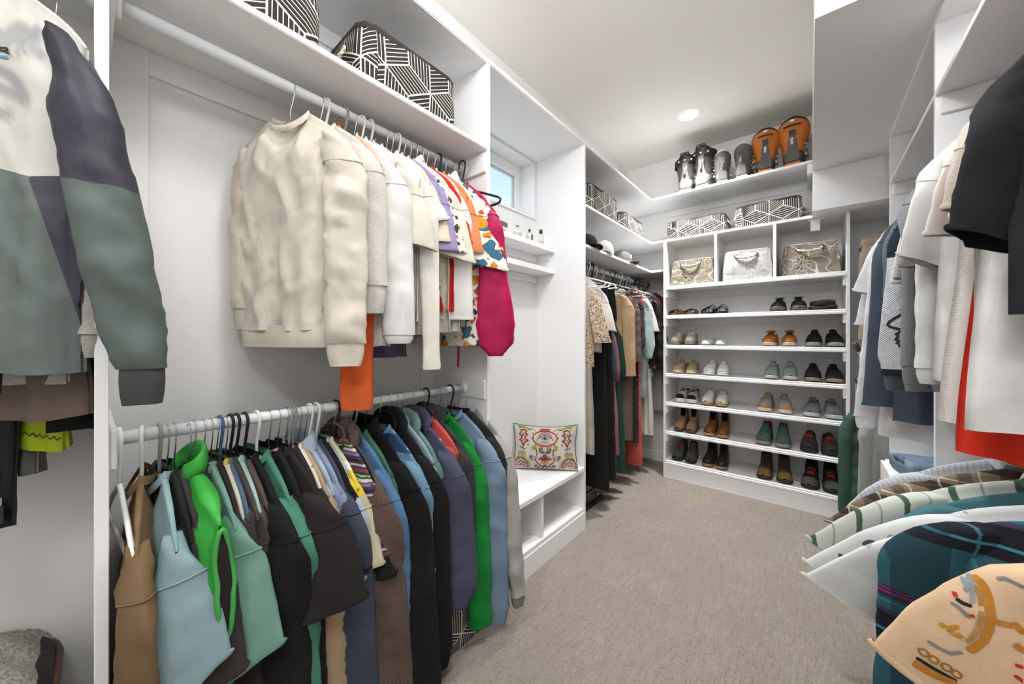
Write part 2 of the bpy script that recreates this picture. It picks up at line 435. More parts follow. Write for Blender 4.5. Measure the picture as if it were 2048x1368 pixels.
u3 = thing('closet_unit', 'white long hanging bay in the far left corner', 'closet unit', (0, 0, 0))
rod(u3, -1.33, 2.156, YB, 1.84)
cleat(u3, XL, FX - .02, YB - .012, YB, 1.79, 1.89); cleat(u3, XL, XL + .012, 2.156, YB, 1.84, 1.90); 
cleat(u3, XL, XL + .012, 2.156, YB, ZS - .06, ZS)
BYF = 3.445      # front plane of the back shelves
def lshelf(name, label, z, xend, ztop):
    m = MB()
    m.prism([(XL, 2.156), (FX, 2.156), (FX, BYF), (xend, BYF), (xend, YB), (XL, YB)], 2, z, ztop)
    o = m.build(name, WHITE); bm = bmesh.new(); bm.from_mesh(o.data)
    bmesh.ops.bevel(bm, geom=list(bm.edges), offset=.003, segments=2, affect='EDGES'); bm.to_mesh(o.data); bm.free()
    return tag(o, label, 'shelf')
lshelf('corner_shelf', 'white corner shelf with caps above the long hanging clothes', 1.905, -1.045, 1.927)
lshelf('corner_shelf', 'long white corner shelf with geometric fabric bins below the boot shelf', ZS, .012, ZS + .022)
m = MB(); m.prism([(XL, YF), (FX, YF), (FX, BYF), (.012, BYF), (.012, YB), (XL, YB)], 2, ZT, ZT + .022)
o = m.build('top_shelf', WHITE); bm = bmesh.new(); bm.from_mesh(o.data); bmesh.ops.bevel(bm, geom=list(bm.edges), offset=.004, segments=2, affect='EDGES'); bm.to_mesh(o.data); bm.free()
tag(o, 'continuous white top shelf below the ceiling carrying six ski boots', 'shelf')
ct = thing('shelf_cleats', 'white back wall cleats under the boot shelf', 'cleat', (0, 0, 0))
cleat(ct, XL + .012, .0, YB - .012, YB, ZT - .07, ZT); cleat(ct, XL + .012, .0, YB - .012, YB, ZS + .14, ZS + .152)
cleat(ct, -.02, .012, BYF + .01, YB - .012, ZT - .075, ZT)

# shoe unit on the back wall
su = thing('shoe_cabinet', 'white shoe cabinet with six open shelves and three cubbies on top', 'shoe cabinet', (0, 0, 0))
SX0, SX1, SY = -1.043, .212, 3.415
part('side_panel', WHITE, su, SX0, SX0 + T, SY, YB, 0, ZS); part('side_panel', WHITE, su, SX1 - T, SX1, SY, YB, 0, ZS)
part('back_panel', WHITE, su, SX0 + T, SX1 - T, YB - .006, YB, 0, ZS)
SHZ = [.162, .431, .697, .961, 1.222, 1.494, 1.761]
IX0, IX1 = SX0 + T, SX1 - T
for i, z in enumerate(SHZ):
    s = part('shelf', WHITE, su, IX0, IX1, SY + .012, YB - .006, z - .02, z)
    m = MB(); m.box(IX0, IX1, SY - .003, SY + .012, z - .034, z - .013, .004); m.box(IX0, IX1, SY + .001, SY + .012, z - .013, z + .001, .003)
    m.build('nosing', WHITE, s)
    if i > 0:
        for xa, xb in ((IX0, IX0 + .016), (IX1 - .016, IX1)): cleat(su, xa, xb, SY + .004, YB - .006, z - .10, z - .034)
        cleat(su, IX0, IX1, YB - .018, YB - .006, z - .09, z - .02)
part('base_board', WHITE, su, IX0, IX1, SY + .004, SY + .02, 0, .128)
for k in (1, 2):
    xc = IX0 + (IX1 - IX0) * k / 3 + (.0 if k == 1 else .0)
    part('divider', WHITE, su, xc - .01, xc + .01, SY + .006, YB - .006, SHZ[-1], ZS)
sb = part('shelf_support', WHITE, su, .0, .055, SY + .06, SY + .075, ZS - .09, ZS)
part('shelf_support', WHITE, su, -.012, .075, SY + .055, SY + .08, ZS - .012, ZS + .0)

# right built-ins
for lab, ya, yb in (('white double hanging bay along the right wall in the foreground', -.9, 2.0), ('white hanging bay with drawers beside the shoe cabinet', 2.0, 2.96)):
    r = thing('closet_unit', lab, 'closet unit', (0, 0, 0))
    part('side_panel', WHITE, r, RX, XR, yb - T, yb, 0, 2.437)
    part('shelf', WHITE, r, RX, XR, ya, yb - T, 2.172, 2.192)
    part('top_panel', WHITE, r, RX, XR, ya, yb, 2.437, 2.457)
    part('back_panel', WHITE, r, XR - .006, XR, ya, yb - T, 0, 2.437)
    rod(r, .52, ya, yb - T, 2.06)
    for y0_, y1_ in ((yb - T - .012, yb - T), (ya, ya + .012)):
        cleat(r, RX + .012, XR - .01, y0_, y1_, 2.10, 2.172)
    if ya < 0: 
        rod(r, .51, ya, yb - T, 1.06); cleat(r, RX + .015, XR - .01, yb - T - .012, yb - T, 1.01, 1.11)
rr = thing('hanging_rail', 'white clothes rail in the narrow gap right of the shoe cabinet', 'rail', (0, 0, 0))
m = MB(); m.cyl((.50, 2.96, 2.03), (.50, YB, 2.03), .0165, 20); m.build('hanging_rod', RODM, rr, True)
cleat(rr, .232, XR, YB - .012, YB, 1.98, 2.08)
m = MB(); m.cyl((.52, 2.96, 1.03), (.52, YB, 1.03), .0165, 20); m.build('hanging_rod', RODM, rr, True)
# drawers, right
dr = thing('drawer_chest', 'white drawer chest with chrome cup handles behind the grey sweatshirt', 'drawers', (0, 0, 0))
part('body', WHITE, dr, RX - .02, XR - .006, 2.02, 2.93, .06, .60); part('plinth', WHITE, dr, RX + .02, XR - .006, 2.02, 2.93, 0, .06)
for i in range(3):
    z0 = .075 + i * .175; d = part('drawer', WHITE, dr, RX - .04, RX - .02, 2.03, 2.92, z0, z0 + .168)
    for yc in (2.25, 2.72):
        m = MB(); ang = [pi * k / 8 for k in range(9)]
        m.tube([(RX - .04 - .028 * sin(a), yc - .05 * cos(a), z0 + .09) for a in ang], .009, 8, flat=1.6); m.build('handle', CHROME, d, True)
# ------------------------------------------------------------------ hangers and garments
RND = random.Random(7)
HMESH = {}
HM = {'wire': (CHROME, None), 'white': (plain('#e6e6e4', .4), .0055), 'black': (BLACKP, .0055), 'grey': (plain('#8d908c', .45), .0055),
      'blue': (plain('#4a5a86', .45), .0055), 'pink': (fabric('#caa597', 'jersey'), .007), 'wirewhite': (CHROME, .005), 'wireblack': (CHROME, .0035),
      'purple': (plain('#4a3060', .5), .006), 'yellow': (plain('#d8cf8a', .5), .0055)}
HLAB = {'wire': 'thin chrome wire', 'white': 'white plastic', 'black': 'black plastic', 'grey': 'grey green plastic', 'blue': 'dark blue plastic', 'pink': 'blush velvet',
        'wirewhite': 'chrome hooked white', 'wireblack': 'chrome hooked black', 'purple': 'dark purple', 'yellow': 'pale yellow plastic'}
def hook_path(dz, R):
    pts = [(0, 0, -.02), (0, 0, .015), (.002, 0, dz * .30), (.010, 0, dz * .5), (R * .98, 0, dz - R * .55)]
    for k in range(11):
        a = -.25 + (pi + .75) * k / 10; pts.append((R * cos(a), 0, dz + R * sin(a)))
    return pts
def hanger(kind, loc, rz, dz, place, span=.205, drop=.105, flip=1, holds=None):
    mat, r = HM[kind]; key = (kind, round(dz, 3), span, flip)
    if key not in HMESH:
        hr = .0017 if kind in ('wire', 'wirewhite', 'wireblack', 'pink') else .0042
        m = MB(); m.tube([(flip * x, y, z) for x, y, z in hook_path(dz, .0165 + hr + .0008)], hr, 7)
        hm = bpy.data.meshes.new('hook'); hm.from_pydata(m.v, [], m.f); hm.materials.append(CHROME if hr < .003 else mat)
        hm.polygons.foreach_set('use_smooth', [True] * len(hm.polygons))
        m = MB(); rr = r or .0018
        arm = [(x * span, 0, -.012 - drop * abs(x) ** 1.15) for x in (-1, -.8, -.6, -.4, -.2, -.06, 0, .06, .2, .4, .6, .8, 1)]
        loop = arm + [(span + .012, 0, -drop - .022), (span + .006, 0, -drop - .036), (span * .9, 0, -drop - .04), (0, 0, -drop - .04), (-span * .9, 0, -drop - .04), (-span - .006, 0, -drop - .036), (-span - .012, 0, -drop - .022)]
        m.tube(loop, rr, 6, closed=True)
        bm_ = bpy.data.meshes.new('shoulder_bar'); bm_.from_pydata(m.v, [], m.f); bm_.materials.append(mat)
        bm_.polygons.foreach_set('use_smooth', [True] * len(bm_.polygons))
        HMESH[key] = (hm, bm_)
    lab = '%s hanger ' % HLAB[kind] + ('on the %s' % place if not holds else 'holding the ' + holds)
    lab = ' '.join(lab.split()[:16]).rstrip(',')
    while lab.split()[-1] in ('the', 'a', 'with', 'and', 'of', 'on', 'its', 'in', 'at', 'below', 'behind', 'before', 'between', 'beside'): lab = ' '.join(lab.split()[:-1])
    h = thing('clothes_hanger', lab, 'hanger', loc, rz, '%s hangers on the %s' % (HLAB[kind], place))
    for nm, me in zip(('hook', 'shoulder_bar'), HMESH[key]):
        o = bpy.data.objects.new(nm, me); COL.objects.link(o); o.parent = h
    return h

def rdg(p, f, s):
    a = 1 - abs(noise.noise(Vector((p[0] * f + s, p[1] * f + s * 1.7, p[2] * f - s)))) * 2.2
    return max(0.0, a) ** 2
def nz(p, f, s): return noise.noise(Vector((p[0] * f + s, p[1] * f + s * 1.7, p[2] * f - s)))
def lerp(a, b, t): return a + (b - a) * t
def smooth(t): t = max(0, min(1, t)); return t * t * (3 - 2 * t)
def prof(stops, t):
    for (a, va), (b, vb) in zip(stops, stops[1:]):
        if t <= b: return lerp(va, vb, smooth((t - a) / max(1e-6, b - a)))
    return stops[-1][1]

def body_mesh(o, seed):
    WRK = o.get('wrk', 1.0)
    nx, nr = o.get('nx', 28), o.get('nz', 32)
    L, sw, bw, hw = o['len'], o['sw'], o.get('bw', o['sw'] * .95), o.get('hw', o['sw'] * .95)
    nw, nd, drop, th = o.get('nw', .075), o.get('nd', .05), o.get('drop', .10), o.get('th', .028)
    fold, nf, quilt = o.get('fold', .010), o.get('nf', 3.5), o.get('quilt', 0)
    skew = o.get('skew', 0.0); opn = o.get('open', 0)
    wp = [(0, sw), (.10, sw * .99), (.28, bw), (1, hw)] if 'wp' not in o else o['wp']
    V = []; F = []
    ph = seed * 2.3
    def ztop(x, front):
        ax = abs(x)
        if ax < nw: return -(nd if front else .012) * (1 - (ax / nw) ** 2.2)
        q = (ax - nw) / max(1e-4, sw - nw); return -drop * q - .03 * q ** 5
    for side in (1, -1):
        for j in range(nr + 1):
            v = (j / nr) ** 1.1; w = prof(wp, v)
            for i in range(nx + 1):
                xn = 2 * i / nx - 1; x0 = xn * sw; zt = ztop(x0, side < 0)
                z = zt + (-L - zt) * v; x = xn * w
                t = (.006 + th * smooth(v / .22)) * sqrt(max(0, 1 - xn * xn)) ** .8
                fa = fold * smooth((v - .1) / .7)
                f = fa * (sin(xn * nf * pi + ph + v * 1.6 + (1.1 if side > 0 else 0)) + .6 * sin(xn * nf * 1.9 * pi - ph * 1.7 - v)) * (1 - xn ** 6)
                wr = .007 * nz((x, side * .3, z * .6), 9, seed) + WRK * (.006 * rdg((x * 1.5 + z * .5, side, z * .5 - x * .4), 7, seed) + .003 * rdg((x - z * .7, side, z * .8), 17, seed))
                if quilt: t += .012 * abs(sin(pi * z / quilt)) ** .6 * (1 - xn ** 8)
                cy = fold * 1.4 * v * sin(xn * 2.4 + ph) + .01 * v * nz((xn, 0, v * 2), 1.5, seed + 5)
                y = cy + side * max(.003, t + f * .8 + wr * smooth(v / .1))
                zz = z + v * .012 * nz((x, side, 0), 9, seed) + skew * x * v
                V.append((x, y, zz))
    n1 = (nx + 1); N = n1 * (nr + 1)
    for s in (0, 1):
        for j in range(nr):
            for i in range(nx):
                if opn and s == 1 and i == nx // 2: continue
                a = s * N + j * n1 + i; q = (a, a + 1, a + 1 + n1, a + n1); F.append(q if s == 1 else q[::-1])
    for j in range(nr):
        for i in (0, nx):
            a = j * n1 + i; b = N + a; q = (a, b, b + n1, a + n1); F.append(q if i == nx else q[::-1])
    for i in range(nx):
        if abs(2 * (i + .5) / nx - 1) * sw > nw: F.append((i, i + 1, N + i + 1, N + i))
    return V, F

def sleeve_mesh(o, s, sg, seed):
    """hanging sleeve; s: dict(L,a0,a1,b,tw,o0,o1,y1)"""
    sw, drop = o['sw'], o.get('drop', .10)
    L = s['L']; n = 20; nr = int(max(12, L / .02)); tw = s.get('tw', 1.0)
    o0, o1 = s.get('o0', .5), s.get('o1', .08)
    p = Vector((sg * (sw - .045), 0, -drop - .004)); rings = []; pts = []
    st = L / nr
    bend = s.get('bend', 0.0)
    for j in range(nr + 1):
        t = j / nr; ang = lerp(o0, o1, smooth(t / .35)) ; yb = s.get('y1', 0.0)
        if bend: ang += bend * (smooth((t - .42) / .12) - 1.0 * smooth((t - .02) / .3))
        if j: p = p + Vector((sg * sin(ang) * st, yb * st / L, -cos(ang) * st))
        pts.append(p.copy())
    V = []
    for j, c in enumerate(pts):
        t = j / nr
        cap = sqrt(max(0.0, min(1.0, (t * L + .004) / .07)))
        cap = 1 - (1 - cap) ** 2 if cap < 1 else 1
        a = prof(s.get('ap', [(0, s['a0']), (.35, (s['a0'] + s['a1']) / 2), (1, s['a1'])]), t) * cap * lerp(.62, 1.0, smooth(t * L / .17))
        b = s.get('b', .024) * lerp(1.1, .85, t) * lerp(.5, 1, cap)
        w = s.get('tw0', .15) + (tw - s.get('tw0', .15)) * smooth(t / .4)
        d = Vector((cos(w) * sg, sin(w), 0)); e = Vector((-sin(w) * sg, cos(w), 0))
        for k in range(n):
            an = 2 * pi * k / n; ca, sa = cos(an), sin(an)
            q = c + d * (a * ca) + e * (b * sa * (abs(sa) ** .25 if sa else 0))
            wr = s.get('wr', .006)
            dr = wr * (.7 * nz((q.x * .8 + q.z * .7, q.y, q.z), 13, seed + sg) + .75 * rdg((q.x + q.z * .8, q.y * 1.2, q.z * .8 - q.x), 12, seed) + .4 * rdg((q.x - q.z * .6, q.y, q.z * .7), 26, seed) - .3)
            dr *= .3 + .7 * abs(sa)
            fl = s.get('fold', .004) * t * sin(an * 3 + seed)
            dirn = (q - c); dirn = dirn.normalized() if dirn.length > 1e-6 else Vector((0, 0, 1))
            q = q + dirn * (dr + fl)
            q.z += s.get('slant', 0.0) * ca * a * t
            V.append(tuple(q))
    F = []
    for j in range(nr):
        for k in range(n): F.append((j * n + k, j * n + (k + 1) % n, (j + 1) * n + (k + 1) % n, (j + 1) * n + k))
    F.append(tuple(range(n - 1, -1, -1)))
    end = [Vector(V[nr * n + k]) for k in range(n)]
    return V, F, end, pts[-1]

def raw(name, V, F, mat, parent, smooth_=True):
    me = bpy.data.meshes.new(name); me.from_pydata(V, [], F); me.update()
    return link(name, me, mat, parent, smooth_)

def ring_band(end, c, length, scale0, scale1, flare=0.0, steps=3, slant=Vector((0, 0, -1))):
    n = len(end); V = []; F = []
    for j in range(steps + 1):
        t = j / steps
        for q in end: V.append(tuple(c + (q - c) * lerp(scale0, scale1, t) * (1.0 + (.06 if 0 < j < steps else 0)) + slant * (length * t)))
    for j in range(steps):
        for k in range(n): F.append((j * n + k, j * n + (k + 1) % n, (j + 1) * n + (k + 1) % n, (j + 1) * n + k))
    return V, F

GCOUNT = [0]
def garment(name, label, cat, loc, rz, mat, group, place=None, hk=None, dz=.10, fs=1, **o):
    """a garment hanging from a rod: root at the neck, x across the shoulders, fs = side that faces the room"""
    GCOUNT[0] += 1; seed = GCOUNT[0] * 1.37
    root = thing(name, label, cat, loc, rz, group)
    M = mat; M2 = o.get('mat2', mat); MB_ = o.get('band', M2)
    V, F = body_mesh(o, seed)
    if o.get('split'):           # lower part of the body in a second cloth
        zs, ms = o['split']; b = raw('body', V, F, [M, ms], root)
        for pl in b.data.polygons:
            if pl.center.z < zs: pl.material_index = 1
    else: b = raw('body', V, F, M, root)
    sw, drop, L = o['sw'], o.get('drop', .10), o['len']
    nw, nd = o.get('nw', .075), o.get('nd', .05)
    for sg, key in ((fs, 'slv'), (-fs, 'slb')):
        s = o.get(key)
        if not s: continue
        sm = s.get('mat', o.get('smat', M))
        V, F, end, c = sleeve_mesh(o, s, sg, seed + sg); SV = V
        if s.get('split'):
            so = raw('sleeve', V, F, [sm, s['split'][1]], root)
            for pl in so.data.polygons:
                if pl.center.z < s['split'][0]: pl.material_index = 1
        else: so = raw('sleeve', V, F, sm, root)
        if s.get('cuff'):
            sc0, sc1 = s.get('cs', (.9, .72))
            V, F = ring_band(end, c, s['cuff'], sc0, sc1); raw('cuff', V, F, s.get('cmat', MB_), so)
        elif s.get('hem', 1):
            V, F = ring_band(end, c, .014, 1.012, 1.015, steps=2); V = [(x, y, z + .012) for x, y, z in V]; raw('hem', V, F, sm, so)
        if sg == fs and s['L'] > .22 and s.get('seam', 1):
            j = max(3, int(.115 / s['L'] * (len(SV) // 20 - 1))); ring = [Vector(SV[j * 20 + k]) for k in range(20)]; cc = sum(ring, Vector()) / 20
            m = MB(); m.tube([cc + (q - cc) * 1.0 + Vector((0, 0, .004 * ((q - cc).x * sg) / .05)) for q in ring], .0021, 5, closed=True); m.build('shoulder_seam', sm, so, True)
    if o.get('hemband'):
        hb = o['hemband']; n = 28; hw = (o['wp'][-1][1] if 'wp' in o else o.get('hw', sw * .95)) * .97; th = o.get('th', .028) + .004
        V = []; F = []
        for j in range(4):
            for k in range(n):
                a = 2 * pi * k / n; sx = cos(a); sy = sin(a)
                V.append((hw * (1.03 - .02 * j) * sx, (th + .008) * (1.0 if j in (0, 3) else 1.1) * (abs(sy) ** .6) * (1 if sy > 0 else -1) + o.get('fold', .01) * 1.4 * sin(sx * 2.4 + seed * 2.3), -L + .016 - hb * j / 3 + o.get('skew', 0) * hw * sx))
        for j in range(3):
            for k in range(n): F.append((j * n + k, j * n + (k + 1) % n, (j + 1) * n + (k + 1) % n, (j + 1) * n + k))
        raw('hem_band', V, F, MB_, root)
    col = o.get('collar', 'crew')
    if col in ('crew', 'turtle'):
        hgt = o.get('ch', .020) if col == 'crew' else .055
        n = 26; V = []; F = []
        for j in range(4):
            for k in range(n):
                a = 2 * pi * k / n; x = nw * cos(a) * (1.0 - .10 * j / 3); fr = sin(a) < 0
                zz = -(nd if fr else .012) * (abs(sin(a)) ** 1.1)
                y = sin(a) * (.030 if fr else .024) * (1 + (.12 if j in (1, 2) else 0))
                V.append((x, y, zz - .006 + hgt * j / 3))
        for j in range(3):
            for k in range(n): F.append((j * n + k, j * n + (k + 1) % n, (j + 1) * n + (k + 1) % n, (j + 1) * n + k))
        raw('neckband' if col == 'crew' else 'collar', V, F, MB_, root)
    elif col == 'shirt':
        m = MB(); n = 18; rings = []
        for j, (z, sc, yo) in enumerate(((-.012, 1.0, 0), (.014, .95, 0), (.036, .9, .002), (.034, 1.02, .006), (.006, 1.18, .010), (-.012, 1.25, .012))):
            ring = []
            for k in range(n + 1):
                a = -pi / 2 + .28 + (2 * pi - .56) * k / n
                fr = max(0.0, -sin(a)); zz = z - nd * .9 * fr ** 1.4 - (.022 * fr ** 4 if j > 3 else 0)
                ring.append((nw * sc * cos(a), sin(a) * .034 * sc, zz))
            rings.append(ring)
        m.loft(rings, closed=False); m.build('collar', MB_, root, True)
        if o.get('placket', 1):
            m = MB(); zb = -L + .02; yf = -o.get('th', .028) - .014
            m.loft([[(x, yf * (1 if z < -.12 else .75), z) for x in (-.014, -.007, .007, .014)] for z in (-nd - .01, -.12, -.25, -.4, zb)], closed=False)
            pk = m.build('placket', MB_, root, True)
            for k in range(5):
                z = -nd - .06 - k * (L - nd - .1) / 5; mm = MB(); mm.tube([(0, yf - .001, z), (0, yf - .005, z)], .006, 10); mm.build('button', plain('#e8e4da', .4), pk, True)
    elif col == 'hood':
        rings = []; n = 14
        for j in range(11):
            a = -1.9 + 3.8 * j / 10; cx = sin(a) * nw * 1.15; cy = .018 - .045 * (1 - cos(a)) * .5; zc = .014 - .055 * (abs(a) / 1.9) ** 2
            r = .040 - .016 * (abs(a) / 1.9) ** 2; ring = []
            for k in range(n):
                an = 2 * pi * k / n; rr = r * (1 + .22 * nz((j * .5, k * .6, 0), 1.0, seed))
                ring.append((cx + cos(an) * rr * sin(a) * .8 + cos(an) * rr * .15, cy + cos(an) * rr * cos(a) * .55, zc + sin(an) * rr * 1.1))
            rings.append(ring)
        m = MB(); m.loft(rings); h = m.build('hood', MB_, root, True)
        hl = []
        for j in range(11):
            a = -1.9 + 3.8 * j / 10; hl.append((sin(a) * nw * .98, -.012 - .02 * (1 - cos(a)) * .5, .040 - .075 * (abs(a) / 1.9) ** 2))
        m = MB(); m.tube(hl, .006, 6); m.build('hood_edge', MB_, h, True)
        if o.get('cord'):
            for sx in (-1, 1):
                m = MB(); m.tube([(sx * .03, -.035, -.04), (sx * .034, -.046, -.09), (sx * .03, -.05, -.16), (sx * .036, -.05, -.22)], .0028, 6); m.build('drawcord', o['cord'], root, True)
    if o.get('zip'):
        m = MB(); yf = -o.get('th', .028) - .012
        m.loft([[(x, yf * k, z) for x in (-.006, 0, .006)] for z, k in ((-nd, .8), (-.14, 1), (-L * .6, 1.05), (-L, 1.1))], closed=False); m.build('zipper', o['zip'], root, True)
    if o.get('pocket'):
        m = MB(); yf = -o.get('th', .028) - .016; x0 = o['pocket']; m.box(x0 - .05, x0 + .05, yf - .004, yf + .004, -.28, -.17, .003); m.build('pocket', M2, root)
    if hk: hanger(hk, loc, rz, dz, place, span=min(.19, sw - .06), drop=max(.05, drop - .01), flip=fs, holds=label)
    return root

# sleeve presets
def tee(L=.25, a0=.075, a1=.085, tw=1.15, **k): return dict(dict(L=L, a0=a0, a1=a1, tw=tw, b=.019, o0=.5, o1=.22, hem=1, wr=.006, fold=.006), **k)
def lng(L=.60, a0=.075, a1=.052, tw=1.1, cuff=.05, **k): return dict(dict(L=L, a0=a0, a1=a1, tw=tw, b=.023, o0=.5, o1=.03, cuff=cuff, wr=.010, fold=.005), **k)
def back_tee(): return dict(L=.2, a0=.06, a1=.06, tw=.35, b=.02, o0=-.1, o1=-.05, wr=.003)
def back_lng(L=.55): return dict(L=L, a0=.055, a1=.045, tw=.35, b=.022, o0=-.12, o1=-.02, wr=.006, cuff=.05)
# ------------------------------------------------------------------ upper left rod
UZ = 2.118; NZ = UZ - .098
PL = 'upper left rod'; GU = 'light tops on the upper left rod'
def U(y, name, label, mat, rz=10, sw=.20, L=.70, hk='wire', x=-1.31, dzz=0.0, cat=None, **o):
    o.setdefault('slb', back_tee())
    if o.get('slv') and 'tee' in name: o['slv'] = dict(o['slv'], o0=min(.42, o['slv'].get('o0', .5)), o1=min(.20, o['slv'].get('o1', .1)))
    return garment(name, label, cat or name.split('_')[-1], (x, y, NZ + dzz), radians(rz), mat, GU, PL, hk, .098 - dzz, 1, len=L, sw=sw, **o)
U(.425, 'sweatshirt', 'cream crew neck sweatshirt with wrinkled sleeves, nearest on the upper rod', fabric('#ddd4c4'), rz=26, sw=.215, L=.70, hk='wireblack', th=.036, hemband=.07, drop=.085, nd=.055, nw=.08,
  slv=lng(.66, .072, .056, .45, .07, o0=.45, o1=.02, wr=.026, b=.032, y1=-.02), slb=lng(.54, .06, .055, .3, .07, o0=.18, o1=-.04, bend=-.15, wr=.014, b=.03), bw=.205, hw=.20, fold=.007, nf=2.3, wrk=2.2, nx=40, nz=46)
U(.515, 'sweatshirt', 'oatmeal heather sweatshirt with ribbed cuff behind the cream one', fabric('#d9d3c9', 'heather'), rz=22, sw=.21, L=.62, hk='wire', th=.034, hemband=.06, drop=.085,
  slv=lng(.47, .078, .058, .55, .09, o0=.4, o1=.05, wr=.010, b=.034), slb=back_lng(.5))
ORG = fabric('#e0622f')
U(.535, 'sweatshirt', 'bright orange sweatshirt whose cuff hangs below the cream sweatshirt', ORG, rz=18, sw=.175, L=.66, hk='white', hemband=.05,
  slv=lng(.78, .06, .05, .7, .085, o0=.25, o1=-.02, cs=(.98, .92)), slb=back_lng(.5), mat2=fabric('#e56a35'))
U(.60, 'camisole_top', 'pale peach sleeveless top next to the oatmeal sweatshirt', fabric('#f0c3ac'), rz=14, sw=.185, L=.60, hk='grey', slv=tee(.10, .055, .04, .9), nd=.10)
U(.635, 'blouse', 'long white gauzy blouse with rolled hem', fabric('#e9e7e4'), rz=14, sw=.20, L=.755, hk='wireblack', slv=lng(.62, .062, .055, .9, .03), fold=.016, nf=5)
U(.665, 'tank_top', 'plain white sleeveless tank hanging before the cream tee', fabric('#eceae6'), rz=12, sw=.185, L=.74, hk='white', slv=None, nd=.11, drop=.07, fold=.014, hw=.205)
U(.70, 'tee_shirt', 'cream tee with a wide boxy sleeve opening downward', fabric('#e3dccd'), rz=12, sw=.20, L=.72, hk='white', slv=tee(.29, .07, .09, .85, slant=-.25), cat='tee shirt')
U(.735, 'tee_shirt', 'dusty purple tee whose dark hem shows low against the wall', fabric('#6f6581'), rz=8, sw=.19, L=.80, hk='wire', slv=tee(.2, .05, .05, 1.0), cat='tee shirt', x=-1.35, hw=.17)
U(.765, 'tee_shirt', 'white tee with curled flaring sleeve', fabric('#efece6'), rz=10, sw=.195, L=.66, hk='wire', slv=tee(.20, .07, .10, .9, o0=.75, o1=.5, slant=.3), cat='tee shirt')
U(.79, 'pullover', 'ivory long sleeve top with one straight narrow sleeve', fabric('#ece6da'), rz=8, sw=.195, L=.70, hk='wire', slv=lng(.72, .045, .03, .9, .03, b=.014, cs=(1, 1), wr=.003), slb=back_lng(.5))
U(.82, 'sweatshirt', 'butter cream sweatshirt with deep waist rib', fabric('#e8dcc0'), rz=8, sw=.19, L=.66, hk='white', hemband=.07, slv=tee(.26, .06, .06, .9))
U(.845, 'tee_shirt', 'lavender tee with dark hem edge on its sleeve', fabric('#a695bd'), rz=9, sw=.20, L=.72, hk='wire', slv=tee(.29, .068, .070, .95), cat='tee shirt')
U(.875, 'camp_shirt', 'white camp shirt with dark green botanical print', floral('#ece7dc', ['#2f4a3c', '#b4553a', '#3f6b52'], 26, 1.0, .30), rz=8, sw=.195, L=.72, hk='wire', slv=tee(.29, .06, .07, .95), collar='shirt', cat='shirt')
g = U(.905, 'tee_shirt', 'cream tee with red lettering at the neck', fabric('#e9e2d2'), rz=8, sw=.20, L=.70, hk='wire', slv=tee(.31, .065, .08, .95, slant=-.2), cat='tee shirt')
text_part('lettering', 'NU', .05, fabric('#d4472a'), g, (.03, -.036, -.075), (pi / 2, 0, 0))
U(.935, 'tee_shirt', 'scarlet red tee peeking between cream tops', fabric('#dd2f26'), rz=8, sw=.205, L=.62, hk='wire', slv=tee(.24, .06, .055, .95), cat='tee shirt')
U(.96, 'tee_shirt', 'long white tee with straight flat hem', fabric('#ebe8e4'), rz=8, sw=.20, L=.70, hk='wire', slv=lng(.55, .055, .065, .95, 0, wr=.003, o1=.0), cat='tee shirt')
U(1.0, 'tee_shirt', 'coral orange tee with short hemmed sleeve', fabric('#e08a5c'), rz=8, sw=.205, L=.64, hk='wire', slv=tee(.27, .062, .06, .95), cat='tee shirt')
U(1.03, 'tee_shirt', 'off white tee with small dark motifs beside the coral tee', floral('#eae6db', ['#6e6a68'], 12, 2.2, .22), rz=8, sw=.20, L=.68, hk='black', slv=tee(.30, .06, .06, .95), cat='tee shirt')
AL = floral('#ebe7dc', ['#3f6f86', '#d9902f', '#27505f', '#cf5138'], 13, 5.0, .36)
U(1.062, 'camp_shirt', 'white camp shirt printed with blue palms and orange flowers', AL, rz=8, sw=.215, L=.76, hk='wire', slv=tee(.33, .075, .085, .85, slant=-.15), collar='shirt', cat='shirt', hw=.215)
RASP = fabric('#b3114e', 'velvet')
g = U(1.115, 'blouse', 'raspberry velvet blouse with full gathered sleeve', RASP, rz=7, sw=.215, L=.60, hk='wire', collar='none',
  slv=dict(L=.70, a0=.06, a1=.05, tw=.75, b=.035, o0=.55, o1=.04, wr=.010, fold=.012, ap=[(0, .055), (.45, .06), (.82, .085), (.94, .075), (1, .035)], cuff=.015))
m = MB(); m.tube([(.06, -.02, -.58), (.062, -.025, -.75), (.058, -.024, -.86)], .005, 6); m.build('tie', RASP, g, True)
g = U(1.145, 'blouse', 'red and plum top folded over the last hanger of the upper rod', fabric('#c8433c'), rz=5, sw=.19, L=.40, hk=None, slv=tee(.12, .05, .05, .9), mat2=fabric('#5a2450'))
hanger('black', (-1.275, 1.145, NZ - .005), radians(3), .098 + .005, 'upper left rod', span=.225, drop=.09)

